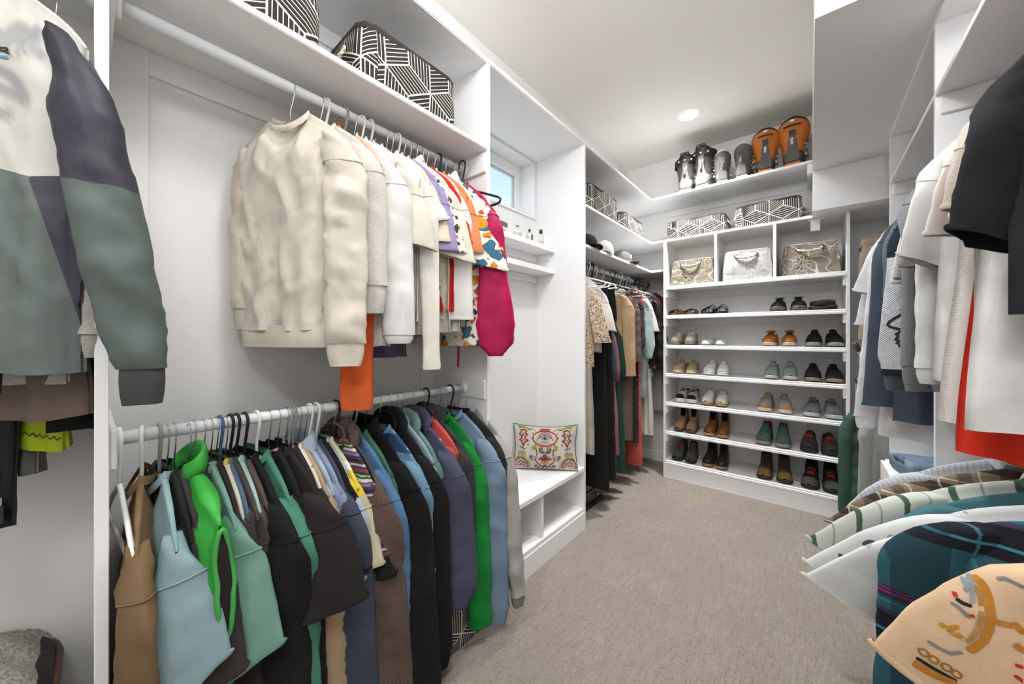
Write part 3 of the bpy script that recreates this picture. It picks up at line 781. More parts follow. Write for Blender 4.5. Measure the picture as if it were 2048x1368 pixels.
# ------------------------------------------------------------------ lower left rod
LZ = 1.048; NL = LZ - .10; PLL = 'lower left rod'; GL = 'tops on the lower left rod'
def D(u, name, label, mat, rz=8, sw=.205, L=.70, hk='wire', x=-1.31, dzz=0.0, cat=None, **o):
    y = at(u, 960, X=-1.10).y - .03
    o.setdefault('slb', None)
    return garment(name, label, cat or name.split('_')[-1], (x, y, NL + dzz), radians(rz), mat, GL, PLL, hk, .10 - dzz, 1, len=L, sw=sw, **o)
TS = 'tee shirt'
D(340, 'overshirt', 'tan brown overshirt first on the lower rod', fabric('#7d6547'), rz=-6, L=.84, sw=.22, hk='white', slv=lng(.70, .06, .055, .5, .04), hw=.24)
D(378, 'tee_shirt', 'dusty light blue boxy tee with a large open sleeve', fabric('#8fa9ae'), rz=2, L=.66, sw=.225, hk='grey', slv=tee(.34, .05, .082, 1.15, b=.024, slant=.75), cat=TS, hw=.245)
D(395, 'tee_shirt', 'black tee with short sleeve beside the light blue tee', fabric('#232021'), rz=6, L=.72, hk='wire', slv=tee(.20, .055, .05, 1.1), cat=TS)
D(410, 'tee_shirt', 'charcoal brown tee with long drop sleeve before the green vest', fabric('#3f3837'), rz=6, L=.72, sw=.215, hk='wire', slv=tee(.36, .06, .075, 1.15, slant=.3), cat=TS)
NEON = fabric('#3fae45', 'nylon')
g = D(438, 'puffer_vest', 'neon green quilted puffer vest with bound armhole', NEON, rz=6, L=.80, sw=.225, hk='wire', slv=None, quilt=.085, th=.030, collar='none', cat='vest', dzz=.0, hw=.24, bw=.24, drop=.06, x=-1.28)
m = MB(); rings = []
for j in range(17):
    a = -2.4 + 4.8 * j / 16; hh = .060 + .012 * cos(a)
    rings.append([((.062 + .010 * cos(b_) * (1 + .3 * cos(2 * b_))) * sin(a), (.026 + .010 * cos(b_)) * cos(a), -.028 * (1 - cos(a)) * .5 + hh * .42 + hh * .5 * sin(b_)) for b_ in [2 * pi * k / 14 for k in range(14)]])
m.loft(rings); m.build('stand_collar', NEON, g, True)
bv = kids_body = [c for c in g.children if c.name.startswith('body')][0].data.vertices; nxv = 28
edge = sorted(((bv[j * (nxv + 1) + nxv].co.z, bv[j * (nxv + 1) + nxv].co.copy()) for j in range(33)), key=lambda e: e[0])
def edge_at(z): return min(edge, key=lambda e: abs(e[0] - z))[1]
hole = []
for k in range(28):
    t = 2 * pi * k / 28; z = -.225 - .125 * cos(t); lo = max([e for e in edge if e[0] <= z] or edge[:1], key=lambda e: e[0]); hi = min([e for e in edge if e[0] > z] or edge[-1:], key=lambda e: e[0])
    f = 0 if hi[0] == lo[0] else (z - lo[0]) / (hi[0] - lo[0]); E = lo[1].lerp(hi[1], f); hole.append((E.x + .004, E.y + .016 * sin(t), z))
m = MB(); m.tube(hole, .0055, 8, closed=True); m.build('armhole_binding', plain('#3f9a48', .6), g, True)
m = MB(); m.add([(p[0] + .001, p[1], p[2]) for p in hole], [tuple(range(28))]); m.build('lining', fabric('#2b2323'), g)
D(452, 'tee_shirt', 'dark slate tee tucked behind the green vest', fabric('#34302f'), L=.74, hk='wire', slv=None, cat=TS)
D(472, 'tee_shirt', 'seafoam green tee with long loose sleeve', fabric('#7ba394'), L=.72, sw=.215, hk='wire', slv=tee(.36, .055, .075, 1.1, slant=.35), cat=TS)
D(488, 'sweatshirt', 'dark brown sweatshirt beside the seafoam tee', fabric('#332c2b'), L=.76, sw=.19, hk='pink', slv=lng(.62, .045, .045, 1.0, .05))
D(500, 'tee_shirt', 'cream tee with yellow neck trim half hidden between dark tops', fabric('#dcd6c2'), sw=.18, L=.66, hk='wire', slv=tee(.2, .045, .045, 1.0), cat=TS, mat2=fabric('#d7c64a'))
D(508, 'tee_shirt', 'steel blue tee on the dark blue hanger', fabric('#5b6c80'), sw=.19, L=.66, hk='blue', slv=tee(.18, .045, .045, 1.0), cat=TS)
D(520, 'tee_shirt', 'charcoal tee on a blush hanger', fabric('#4b4444'), L=.70, hk='pink', slv=tee(.16, .05, .05, 1.1), cat=TS)
D(530, 'tee_shirt', 'pale mint tee with frayed neck', fabric('#a9c0bb'), sw=.195, L=.66, hk='black', slv=tee(.18, .045, .045, 1.0), cat=TS)
D(543, 'cardigan', 'taupe cardigan with raw sleeve seam', fabric('#574c46'), L=.66, hk='black', slv=lng(.32, .05, .04, 1.1, .02), collar='none')
D(560, 'hoodie', 'long black cotton hoodie before the jade sweatshirt', fabric('#1c1a1c'), L=.82, sw=.215, hk='black', slv=lng(.75, .075, .06, 1.05, .05), cat='hoodie')
D(585, 'sweatshirt', 'jade green sweatshirt on a white hanger', fabric('#4f8a72'), L=.82, sw=.215, hk='white', slv=lng(.70, .06, .055, 1.0, .05), th=.03)
D(610, 'hoodie', 'plain black hoodie behind the jade sweatshirt', fabric('#201d1f'), L=.80, sw=.20, hk='wire', slv=lng(.60, .05, .05, 1.0, .05), cat='hoodie')
D(628, 'tee_shirt', 'oversized faded black tee with a very wide sleeve', fabric('#2b2627'), rz=10, L=.74, sw=.235, hk='pink', slv=tee(.33, .075, .098, 1.0, b=.03, slant=.1), cat=TS)
D(645, 'tee_shirt', 'washed black tee next to the oversized tee', fabric('#302c2e'), L=.72, sw=.20, hk='wire', slv=tee(.2, .05, .05, 1.0), cat=TS)
D(652, 'pullover', 'cream pullover with fine line print and narrow cuff', floral('#ddd5c5', ['#8a8378'], 18, 3.0, .12), L=.72, sw=.20, hk='grey', slv=lng(.44, .045, .028, .9, .03))
D(660, 'overshirt', 'light tan overshirt on a grey hanger', fabric('#b39b7c'), L=.78, sw=.205, hk='grey', slv=lng(.62, .05, .045, 1.0, .03))
D(672, 'tee_shirt', 'powder blue tee with shirt collar', fabric('#aab7c6'), L=.70, sw=.205, hk='wire', slv=tee(.26, .05, .05, 1.0), collar='shirt', cat=TS)
D(684, 'tee_shirt', 'periwinkle grey tee beside the powder blue tee', fabric('#8f9ab2'), L=.72, sw=.21, hk='wirewhite', slv=tee(.30, .055, .05, 1.0), cat=TS)
D(694, 'sweatshirt', 'slate navy sweatshirt hanging low with full sleeve', fabric('#454c5b'), L=.84, sw=.205, hk='white', slv=lng(.76, .055, .085, .95, .06), th=.03)
D(703, 'tee_shirt', 'black tee behind the yellow striped tee', fabric('#211f20'), L=.72, sw=.215, hk='wire', slv=tee(.28, .05, .05, 1.0), cat=TS)
YS = stripes('#cfc8a8', [(.44, .62, '#e8cf3e'), (.62, .68, '#ece6cf')], .42)
D(716, 'tee_shirt', 'oatmeal tee with a broad yellow chest stripe', YS, L=.70, sw=.215, hk='wire', slv=tee(.28, .05, .055, .95), cat=TS)
D(708, 'pullover', 'pale blue long sleeve top showing below the yellow striped tee', fabric('#b4c2cf'), L=.70, sw=.20, hk='white', slv=lng(.66, .055, .05, .95, .05))
MSD = stripes('#4a3b4f', [(.05, .16, '#8a6fa3'), (.2, .3, '#d5c8c0'), (.36, .42, '#7fbf5a'), (.5, .62, '#7b4a42'), (.7, .78, '#c9b6c9'), (.85, .93, '#2c2a35')], .085)
D(742, 'tee_shirt', 'purple tee with thin multicolour stripes', MSD, L=.66, sw=.22, hk='wire', slv=tee(.26, .055, .05, .95), cat=TS)
D(748, 'tee_shirt', 'plain black tee beside the striped purple tee', fabric('#1d1c1d'), L=.70, sw=.215, hk='black', slv=tee(.33, .05, .05, .95), cat=TS)
D(752, 'hoodie', 'mocha brown waffle zip hoodie with long sleeve', fabric('#6d5850', 'waffle'), L=.70, sw=.21, hk='wire', slv=lng(.80, .065, .085, .95, .05, o1=.06), collar='hood', zip=CHROME, dzz=.0, th=.034, cat='hoodie')
D(772, 'sweatshirt', 'cornflower blue sweatshirt with dropped shoulder', fabric('#567a9f'), L=.80, sw=.22, hk='wire', slv=lng(.80, .055, .06, .95, .06), th=.03)
D(785, 'sweatshirt', 'forest green sweatshirt half hidden before the black fleece', fabric('#41705a'), L=.64, sw=.21, hk='grey', slv=lng(.4, .045, .045, .95, .04))
D(806, 'jacket', 'black sherpa fleece jacket with high collar', fabric('#191818', 'fleece'), L=.80, sw=.215, hk='wire', slv=lng(.86, .08, .075, .95, 0, o1=.10, wr=.004), collar='turtle', th=.042, dzz=.01)
BS = stripes('#6f93ab', [(.0, .10, '#39597a'), (.18, .26, '#39597a'), (.34, .40, '#39597a')], .62)
D(832, 'sweatshirt', 'dusty blue sweatshirt with three navy arm stripes', BS, L=.72, sw=.225, hk='wire', slv=lng(.62, .055, .055, .95, .05))
D(850, 'hoodie', 'black zip hoodie with raised hood', fabric('#1a191b'), L=.72, sw=.22, hk='wire', slv=lng(.74, .075, .07, .95, .06), collar='hood', zip=CHROME, dzz=.012, th=.038, cat='hoodie')
D(866, 'pullover', 'light steel blue pullover between two hoodies', fabric('#93a5b3'), L=.66, sw=.215, hk='wire', slv=lng(.3, .045, .04, .95, .03))
D(876, 'hoodie', 'sage green hoodie on the lower rod', fabric('#6f9088'), L=.66, sw=.21, hk='wire', slv=lng(.36, .05, .05, .95, .04), collar='hood', cat='hoodie')
D(897, 'hoodie', 'indigo grey hoodie with wide rounded sleeve', fabric('#4e4f66'), L=.70, sw=.225, hk='wire', slv=dict(L=.60, a0=.07, a1=.05, tw=.95, b=.034, o0=.5, o1=.06, wr=.008, ap=[(0, .065), (.5, .085), (.9, .09), (1, .05)], cuff=.01), collar='hood', cat='hoodie', th=.036)
D(918, 'sweatshirt', 'coral red sweatshirt mostly hidden beside the indigo hoodie', fabric('#d1574c'), L=.64, sw=.21, hk='wire', slv=lng(.2, .045, .04, .95, .02))
D(926, 'jacket', 'charcoal fleece jacket with zip collar', fabric('#4a4746', 'fleece'), L=.66, sw=.225, hk='black', slv=lng(.36, .06, .05, .95, 0, wr=.003), collar='hood', th=.034)
D(950, 'sweatshirt', 'kelly green sweatshirt with deep hem', fabric('#1d8a3c'), L=.76, sw=.205, hk='wire', slv=lng(.77, .048, .05, .9, .02), th=.03, nd=.04)
D(973, 'sweatshirt', 'slate blue sweatshirt with ribbed cuff near the bench', fabric('#7c93a8'), L=.72, sw=.225, hk='black', slv=lng(.74, .068, .068, .75, .07), th=.03)
D(988, 'sweatshirt', 'black sweatshirt behind the slate blue one', fabric('#2b2c2d'), L=.70, sw=.235, hk='wire', slv=lng(.66, .05, .045, .8, .04))
D(1003, 'sweatshirt', 'heather grey crew neck sweatshirt, last on the lower rod', fabric('#aeaaa5', 'heather'), rz=3, L=.70, sw=.235, hk='wireblack', slv=lng(.70, .062, .034, .55, .05, o0=.5, o1=.12, b=.03), nd=.06, nw=.085, mat2=fabric('#8f8a84', 'heather'))
# empty white hanger at the near end
hanger('white', (-1.30, .047, LZ - .10), radians(4), .10, 'lower left rod beside the post, empty', span=.19)
# ------------------------------------------------------------------ trousers, overalls
def legs(root, mat, x0, z0, z1, a0, a1, b=.022, name='leg', spread=.10, seed=1.0, cuff=None, wr=.006):
    for sg in (-1, 1):
        rings = []; n = 16; nr = 22
        for j in range(nr + 1):
            t = j / nr; z = lerp(z0, z1, t); cx = x0 + sg * spread * (.55 + .45 * smooth(t)); a = lerp(a0, a1, smooth(t)); ring = []
            for k in range(n):
                an = 2 * pi * k / n; q = Vector((cx + a * cos(an), sg * .012 + b * sin(an) * (1 + .2 * sin(t * 5 + seed)), z))
                d = wr * (nz(q, 15, seed + sg) + .6 * nz((q.x * 2, q.y, q.z * .4), 22, seed)); ring.append((q.x + d * cos(an), q.y + d * sin(an), q.z))
            rings.append(ring)
        m = MB(); m.loft(rings, True, False); lg = m.build(name, mat, root, True)
        if cuff:
            m = MB(); m.loft([[(x + (x - x0 - sg * spread) * f, y * (1 + f), z1 + dz) for x, y, z in rings[-1]] for f, dz in ((.04, .03), (.06, .015), (.05, -.006))], False, False); m.build('cuff', cuff, lg, True)
def pants(name, label, cat, loc, rz, mat, group, place, hk, dz, L=.95, a0=.085, a1=.07, fs=-1, wb=None, cuff=None, w=.17, b=.024):
    r = thing(name, label, cat, loc, rz, group); sd = label.__len__() * 1.1
    m = MB(); m.loft([[(w * s_ * cos(t), .022 * sin(t) * s2, z) for t in [2 * pi * k / 24 for k in range(24)]] for z, s_, s2 in ((0, .98, 1), (-.035, 1.0, 1.1), (-.12, 1.06, 1.2), (-.22, 1.1, 1.2), (-.27, 1.08, 1.0))], True, True); m.build('seat', mat, r, True)
    m = MB(); m.loft([[(w * s_ * cos(t), .026 * sin(t), z) for t in [2 * pi * k / 24 for k in range(24)]] for z, s_ in ((.003, .99), (-.018, 1.02), (-.036, 1.01))], False, False); wbm = m.build('waistband', wb or mat, r, True)
    m = MB(); m.tube([(0, -.028, -.018), (0, -.032, -.018)], .008, 10); m.build('button', CHROME, wbm, True)
    legs(r, mat, 0, -.2, -L, a0, a1, b, seed=sd, cuff=cuff, spread=w * .58)
    if hk: hanger(hk, loc, rz, dz, place, span=.16, drop=.03, flip=fs, holds=label)
    return r
# ------------------------------------------------------------------ long hanging bay, far left corner
CZ = 1.84; NC = CZ - .10; PC = 'corner rod'; GC = 'long clothes in the far corner'
def C(u, name, label, mat, rz=6, sw=.19, L=.70, hk='wire', x=-1.33, dzz=0.0, cat=None, xr=-1.12, **o):
    y = max(2.20, at(u, 700, X=xr).y - .02)
    o.setdefault('slb', None)
    return garment(name, label, cat or name.split('_')[-1], (x, y, NC + dzz), radians(rz), mat, GC, PC, hk, .10 - dzz, 1, len=L, sw=sw, **o)
C(1186, 'blouse', 'floral blouse in ochre and navy beside the bench panel', floral('#d9cbb3', ['#33405c', '#c98a3a', '#7d8b6a', '#b9553f'], 85, 1.5, .40), L=.62, sw=.20, slv=tee(.36, .05, .06, .8), fold=.016, nf=6, xr=-1.15, hk='black', dzz=-.03)
C(1180, 'skirt_dress', 'long stone grey skirt with front slit below the floral blouse', fabric('#b8aea3'), L=1.22, sw=.185, slv=None, nd=.1, xr=-1.15, hw=.20, fold=.012, cat='skirt', hk='white', dzz=-.03)
C(1206, 'tee_shirt', 'white tee with loose sleeve in the corner bay', fabric('#e3ddd5'), L=.55, sw=.21, slv=tee(.30, .065, .075, .8, slant=-.2), cat='tee shirt', hk='black')
for uu, lab, mt, zb, hk in ((1212, 'black jogger trousers hanging beside the stone skirt', fabric('#1b1a1a'), 1.50, 'black'), (1226, 'wide black trousers with fringed hem', fabric('#211f1e'), 1.46, 'black')):
    pants('trousers', lab, 'trousers', (-1.31, max(2.24, at(uu, 700, X=-1.13).y), NC - .06), radians(6), mt, GC, PC, hk, .16, L=zb, a0=.10, a1=.085, w=.185, fs=1)
def overalls(u, label, mat, L, hk, zt=-.10):
    y = at(u, 700, X=-1.12).y; r = thing('overalls', label, 'overalls', (-1.32, y, NC), radians(8), GC)
    m = MB(); m.loft([[(w * cos(t), .022 * sin(t) + .004 * sin(5 * t), z) for t in [2 * pi * k / 24 for k in range(24)]] for z, w in ((-.26, .10), (-.36, .125), (-.45, .165), (-.55, .185), (-.70, .20), (-.78, .195))], True, True); m.build('bib', mat, r, True)
    legs(r, mat, 0, -.70, -L, .10, .085, .026, seed=u * .1, spread=.105)
    for sg in (-1, 1):
        m = MB(); m.tube([(sg * .085, -.02, -.28), (sg * .10, -.012, -.15), (sg * .11, 0, -.045), (sg * .10, .014, -.15), (sg * .06, .02, -.40)], .014, 8, flat=.35); st = m.build('strap', mat, r, True)
        m = MB(); m.tube([(sg * .085, -.026, -.30), (sg * .085, -.032, -.30)], .014, 12); m.build('buckle', CHROME, st, True)
    hanger(hk, (-1.32, y, NC), radians(8), .10, PC, span=.18, drop=.06, holds=label)
overalls(1232, 'dark denim overalls between black trousers and pink overalls', fabric('#3a4660', 'denim'), 1.52, 'white')
overalls(1238, 'rose pink corduroy overalls with thin straps', fabric('#b9707c', 'cord'), 1.36, 'white')
overalls(1250, 'bottle green corduroy overalls with wide legs', fabric('#2c5343', 'cord'), 1.52, 'white')
C(1256, 'cardigan', 'camel cardigan with long smooth sleeve', fabric('#c4a580'), L=.72, sw=.205, slv=lng(.66, .06, .05, .8, 0, wr=.004), hk='yellow', collar='none', th=.034)
C(1268, 'coat', 'brown tweed coat hanging knee length', floral('#6f6256', ['#4d443c', '#8b8073'], 160, .3, .3), L=1.30, sw=.21, slv=lng(.55, .055, .05, .8, 0), hk='wire', th=.036)
C(1282, 'dress', 'long dark plum dress with tiny floral print', floral('#3c3036', ['#8d7b7c', '#5d4752'], 110, 4.0, .30), L=1.36, sw=.20, slv=lng(.42, .055, .055, .8, .02), hk='wire', fold=.02, nf=6)
C(1291, 'dress', 'long rust red dress with white sprigs', floral('#a8352f', ['#e4d9cd', '#d7a18e'], 60, 6.0, .30), L=1.34, sw=.175, slv=None, hk='wire', fold=.02, nf=6)
pants('trousers', 'coral straight trousers below the plum dress', 'trousers', (-1.31, at(1283, 700, X=-1.13).y, NC - .06), radians(6), fabric('#bf5a4c'), GC, PC, 'wire', .16, L=1.52, a0=.085, a1=.075, w=.18, fs=1)
C(1297, 'shirt_dress', 'pale aqua shirt dress with puffed sleeve', fabric('#a9bcb9'), L=1.0, sw=.205, slv=dict(L=.52, a0=.055, a1=.06, tw=.8, b=.03, o0=.4, o1=.05, wr=.008, ap=[(0, .05), (.8, .07), (1, .04)], cuff=.02), hk='white', collar='shirt', cat='dress', fold=.014)
C(1303, 'blouse', 'pale pink blouse in the far corner', fabric('#ddc6bd'), L=.60, sw=.20, slv=tee(.30, .05, .055, .8), hk='white', collar='shirt')
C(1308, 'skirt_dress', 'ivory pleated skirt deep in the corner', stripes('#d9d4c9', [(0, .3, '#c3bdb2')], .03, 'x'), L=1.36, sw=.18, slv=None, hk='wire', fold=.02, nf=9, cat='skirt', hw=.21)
C(1311, 'denim_shirt', 'light wash denim shirt in the corner bay', fabric('#8fa3b4', 'denim'), L=.82, sw=.20, slv=lng(.42, .05, .045, .8, .03), hk='wire', collar='shirt', cat='shirt')
C(1311, 'blazer', 'brown basket check blazer beside the black puffer', stripes('#7d6142', [(.0, .45, '#5d452d')], .018, 'z', ([(.0, .45, '#3f2e1e')], .018)), L=.78, sw=.21, slv=lng(.64, .06, .055, .8, 0, wr=.003), hk='black', cat='blazer')
C(1312, 'puffer_jacket', 'black quilted puffer jacket in the far corner', fabric('#1f1b19', 'nylon'), L=.74, sw=.20, slv=dict(L=.62, a0=.07, a1=.06, tw=.7, b=.05, o0=.45, o1=.03, wr=.016, cuff=.03), hk='black', quilt=.08, th=.045, cat='jacket', x=-1.285)
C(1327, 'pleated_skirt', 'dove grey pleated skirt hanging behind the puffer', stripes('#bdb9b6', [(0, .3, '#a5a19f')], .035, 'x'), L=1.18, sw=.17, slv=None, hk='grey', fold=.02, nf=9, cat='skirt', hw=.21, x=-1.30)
C(1330, 'tunic', 'burgundy tunic on the last corner hanger', fabric('#7e2b2b'), L=.7, sw=.20, slv=tee(.2, .05, .05, .8), hk='wire', x=-1.27, cat='tunic')
for k, (kk, uu) in enumerate((('white', 1196), ('white', 1204), ('white', 1215), ('black', 1222), ('grey', 1243), ('black', 1262), ('white', 1276), ('grey', 1288))):
    hanger(kk, (-1.29, max(2.21, at(uu, 700, X=-1.13).y), NC + .01), radians(4 + 2 * k), .09, 'corner rod, spare ' + ['nearest the bench', 'second from the bench', 'third from the bench', 'above the black trousers', 'above the green overalls', 'above the tweed coat', 'above the plum dress', 'above the aqua dress'][k], span=.20, drop=.06)

# ------------------------------------------------------------------ right side, upper rod
PR = 'upper right rod'; GR = 'tops on the upper right rod'; RZ = 2.06
def R(y, name, label, mat, rz=-8, sw=.225, L=.80, hk='wire', x=.52, dzz=0.0, cat=None, **o):
    o.setdefault('slb', None)
    if o.get('slv'): o['slv'] = dict(o['slv'], o0=o['slv'].get('o0', .5) * .65, o1=o['slv'].get('o1', .1) * .6)
    return garment(name, label, cat or name.split('_')[-1], (x, y, RZ - .10 + dzz), radians(rz), mat, GR, PR, hk, .10 - dzz, -1, len=L, sw=sw, **o)
R(1.17, 'polo_shirt', 'black polo shirt with crumpled sleeve, nearest on the right', fabric('#29282b'), rz=-14, sw=.225, L=.62, hk='black', slv=tee(.36, .075, .085, -.95, b=.034, wr=.016, slant=.3, seam=0), collar='shirt', cat='shirt', th=.034)
R(1.31, 'tee_shirt', 'plain white tee hanging at the right edge', fabric('#e8e6e3'), rz=-10, sw=.225, L=.885, hk='white', slv=tee(.28, .06, .065, -.9), cat='tee shirt', th=.034, hw=.24)
R(1.37, 'tee_shirt', 'beige slub tee with short hemmed sleeve', fabric('#cfc5b7', 'heather'), rz=-12, sw=.225, L=.62, hk='white', slv=tee(.24, .07, .075, -.85, wr=.008), cat='tee shirt')
R(1.41, 'tee_shirt', 'bright red tee whose hem shows under white shirts', fabric('#d9331f'), rz=-12, sw=.21, L=.965, hk='white', slv=tee(.22, .05, .05, -.8), cat='tee shirt', hw=.235)
R(1.48, 'jersey', 'white perforated jersey with small dotted mesh', dots('#e6e2dc', '#cfc9c0', 900), rz=-12, sw=.225, L=.89, hk='wire', slv=tee(.28, .065, .07, -.85), hw=.25, th=.034)
R(1.60, 'tee_shirt', 'white tee with pointed sleeve in the right bay', fabric('#e9e7e4'), rz=-12, sw=.24, L=.80, hk='wire', slv=tee(.34, .075, .085, -.85, slant=.35), cat='tee shirt', hw=.24)
R(1.64, 'pullover', 'dark charcoal pullover mostly hidden behind white tees', fabric('#38383b'), rz=-10, sw=.225, L=.66, hk='wire', slv=tee(.10, .05, .05, -.8))
R(1.68, 'sweatshirt', 'long white pullover with straight cuff beside grey sweatshirt', fabric('#e4e3e0'), rz=-10, sw=.225, L=.74, hk='wire', slv=lng(.66, .07, .055, -.8, .05, wr=.006))
R(1.72, 'tee_shirt', 'mid grey tee with rolled sleeve edge', fabric('#8d8a88', 'heather'), rz=-10, sw=.235, L=.70, hk='wire', slv=tee(.33, .06, .065, -.85), cat='tee shirt')
R(1.77, 'tee_shirt', 'dusty rose tee between grey tees', fabric('#c3aba2'), rz=-8, sw=.225, L=.66, hk='wire', slv=tee(.28, .055, .06, -.85), cat='tee shirt')
R(1.82, 'sweatshirt', 'heather grey sweatshirt with wide waist rib', fabric('#8c8c8f', 'heather'), rz=-8, sw=.23, L=.78, hk='wire', hemband=.08, slv=lng(.66, .075, .07, -.8, .09), th=.036)
R(1.88, 'tee_shirt', 'ash grey tee with rolled sleeve near the divider', fabric('#aaa8a6', 'heather'), rz=-8, sw=.235, L=.70, hk='wire', slv=tee(.35, .06, .065, -.85), cat='tee shirt')
R(1.94, 'tee_shirt', 'slate blue grey tee against the divider', fabric('#6c7379'), rz=-6, sw=.225, L=.70, hk='wire', slv=tee(.32, .05, .055, -.85), cat='tee shirt')
# beyond the divider
JW = fabric('#e2e4e8', 'waffle')
g = R(2.20, 'jersey', 'navy sports jersey with white sleeve panel and black animal emblem', fabric('#2c3444', 'waffle'), rz=-12, sw=.215, L=.78, hk='wire', slv=dict(L=.70, a0=.06, a1=.075, tw=-.55, b=.03, o0=.4, o1=.06, wr=.003, ap=[(0, .06), (.3, .07), (.9, .085), (1, .07)], split=(-.33, JW), cuff=.03, cs=(.98, .95)), cat='jersey', mat2=fabric('#232a38'))
JERSEY = g
R(2.13, 'tee_shirt', 'white tee with black and grey colour blocks before the jersey', stripes('#dfe1e4', [(.0, .33, '#26282d'), (.33, .5, '#8b97a6')], .36), rz=-8, sw=.215, L=.62, hk='wire', slv=tee(.34, .05, .05, -.7), cat='tee shirt')
R(2.08, 'tee_shirt', 'white tee in front of the colour block tee', fabric('#e6e5e3'), rz=-8, sw=.215, L=.62, hk='wire', slv=tee(.30, .055, .06, -.7, slant=.2), cat='tee shirt')
R(2.27, 'sweatshirt', 'grey teal sweatshirt with waist rib behind the jersey', fabric('#667478'), rz=-10, sw=.225, L=.80, hk='wire', hemband=.06, slv=lng(.74, .06, .055, -.6, .06))
R(2.36, 'denim_shirt', 'faded denim shirt next to the suit jacket', fabric('#5c7188', 'denim'), rz=-8, sw=.215, L=.74, hk='wire', slv=lng(.5, .05, .05, -.6, .04), collar='shirt', cat='shirt')
g = R(2.46, 'suit_jacket', 'slate blue suit jacket with four dark sleeve buttons', fabric('#4c5563'), rz=-10, sw=.23, L=1.06, hk='black', slv=dict(L=.90, a0=.075, a1=.065, tw=-.55, b=.034, o0=.35, o1=.10, wr=.004, hem=1), collar='shirt', cat='suit jacket', th=.04, placket=0)
SUIT = g
R(2.55, 'dress_shirt', 'white dress shirt longer than the suit jacket', fabric('#e9e9ea'), rz=-8, sw=.225, L=1.16, hk='wire', slv=lng(.98, .06, .05, -.5, .06, o1=.14), collar='shirt', cat='shirt', hw=.26)
R(2.64, 'tee_shirt', 'white tee with sharply pointed sleeve near the shoe cabinet', fabric('#efefef'), rz=-8, sw=.24, L=.72, hk='wire', slv=tee(.34, .055, .08, -.45, o0=.45, o1=.38, slant=.3), cat='tee shirt')
R(2.72, 'tee_shirt', 'soft white tee below the pointed sleeve', fabric('#e5e5e6'), rz=-6, sw=.23, L=.78, hk='wire', slv=tee(.50, .06, .06, -.55, o0=.5, o1=.28), cat='tee shirt')
R(2.80, 'overshirt', 'dark teal overshirt at the end of the right rod', fabric('#3c4c56'), rz=-5, sw=.21, L=.8, hk='wire', slv=lng(.6, .05, .05, -.5, .03))

# narrow gap beside the shoe cabinet
PG = 'gap rail'; GG = 'clothes in the gap beside the shoe cabinet'
pants('chinos', 'tan chinos clipped to a hanger beside the shoe cabinet', 'trousers', (.40, 3.06, 1.90), radians(-12), fabric('#9c8874'), GG, PG, 'purple', .13, L=.62, a0=.085, a1=.08, w=.16)
pants('jeans', 'blue grey jeans hanging behind the tan chinos', 'jeans', (.44, 3.22, 1.90), radians(-8), fabric('#5a6878', 'denim'), GG, PG, 'black', .13, L=1.05, a0=.09, a1=.08, w=.17)
for k, (kk, x, y, z) in enumerate((('purple', .45, 3.12, 1.92), ('white', .44, 3.16, 1.905), ('black', .46, 3.10, 1.935), ('white', .46, 3.28, 1.90), ('black', .46, 3.34, 1.91))):
    hanger(kk, (x + .02, y, z), radians(-14 + 5 * k), 2.03 - z, 'gap rail, bare ' + ['over the tan chinos', 'behind the purple one', 'uppermost by the divider', 'near the back wall', 'last by the back wall'][k], span=.20, drop=.05, flip=-1)
garment('sweatshirt', 'light heather grey sweatshirt hanging low beside the drawers', 'sweatshirt', (.44, 3.03, .96), radians(-8), fabric('#a9a8a6', 'heather'), GG, 'low gap rail', 'wire', .08, -1, len=.78, sw=.18, hemband=.07, slv=lng(.66, .055, .045, -.7, .07, o0=.3), fold=.022, th=.034, collar='hood')
garment('quilted_jacket', 'dark green quilted jacket beside the shoe cabinet', 'jacket', (.40, 3.22, .90), radians(-6), fabric('#3f5a4c', 'nylon'), GG, 'low gap rail', 'wire', .14, -1, len=.70, sw=.22, slv=dict(L=.66, a0=.06, a1=.05, tw=-.6, b=.045, o0=.3, o1=.02, wr=.004, cuff=.03, cmat=fabric('#1d1d1d')), quilt=.11, th=.04)
pants('trousers', 'dark grey trousers between the green jacket and grey sweatshirt', 'trousers', (.42, 3.12, .96), radians(-6), fabric('#4a4a4c'), GG, 'low gap rail', 'wire', .08, L=.80, a0=.09, a1=.08, w=.17)

# ------------------------------------------------------------------ right side, lower rod
PQ = 'lower right rod'; GQ = 'shirts on the lower right rod'
def Q(y, name, label, mat, rz=-6, sw=.26, L=.70, x=.51, z=.925, hk='black', **o):
    o.setdefault('slb', None); o.setdefault('collar', 'shirt'); o.setdefault('drop', .085); o.setdefault('nw', .07)
    o['slv'] = dict(o['slv'], tw=-.32, tw0=-.1, b=.024, seam=0, a0=.085, a1=o['slv']['a1'] * 1.15, slant=.45, wr=max(.006, o['slv'].get('wr', 0)))
    return garment(name, label, 'shirt', (x, y, z), radians(rz), mat, GQ, PQ, hk, 1.06 - z, -1, len=L, sw=sw, **o)
PEACH = fabric('#e8c6a2')
PE = Q(.93, 'camp_shirt', 'peach camp shirt with nautical print in the right foreground', PEACH, rz=-10, sw=.275, z=.985, drop=.05, slv=tee(.29, .075, .095, -.75, o0=.45, o1=.30, b=.03, hem=1), th=.035, nx=26)
FLN = stripes('#2f5f6c', [(.0, .26, '#20212a'), (.09, .115, '#3f8796'), (.26, .30, '#3f3a5a'), (.36, .375, '#3f8796'), (.40, .50, '#35344e'), (.44, .455, '#b02f7a'), (.475, .485, '#b02f7a')], .26, 'z', ([(0, .4, '#1b2129'), (.55, .58, '#4a8b97')], .24))
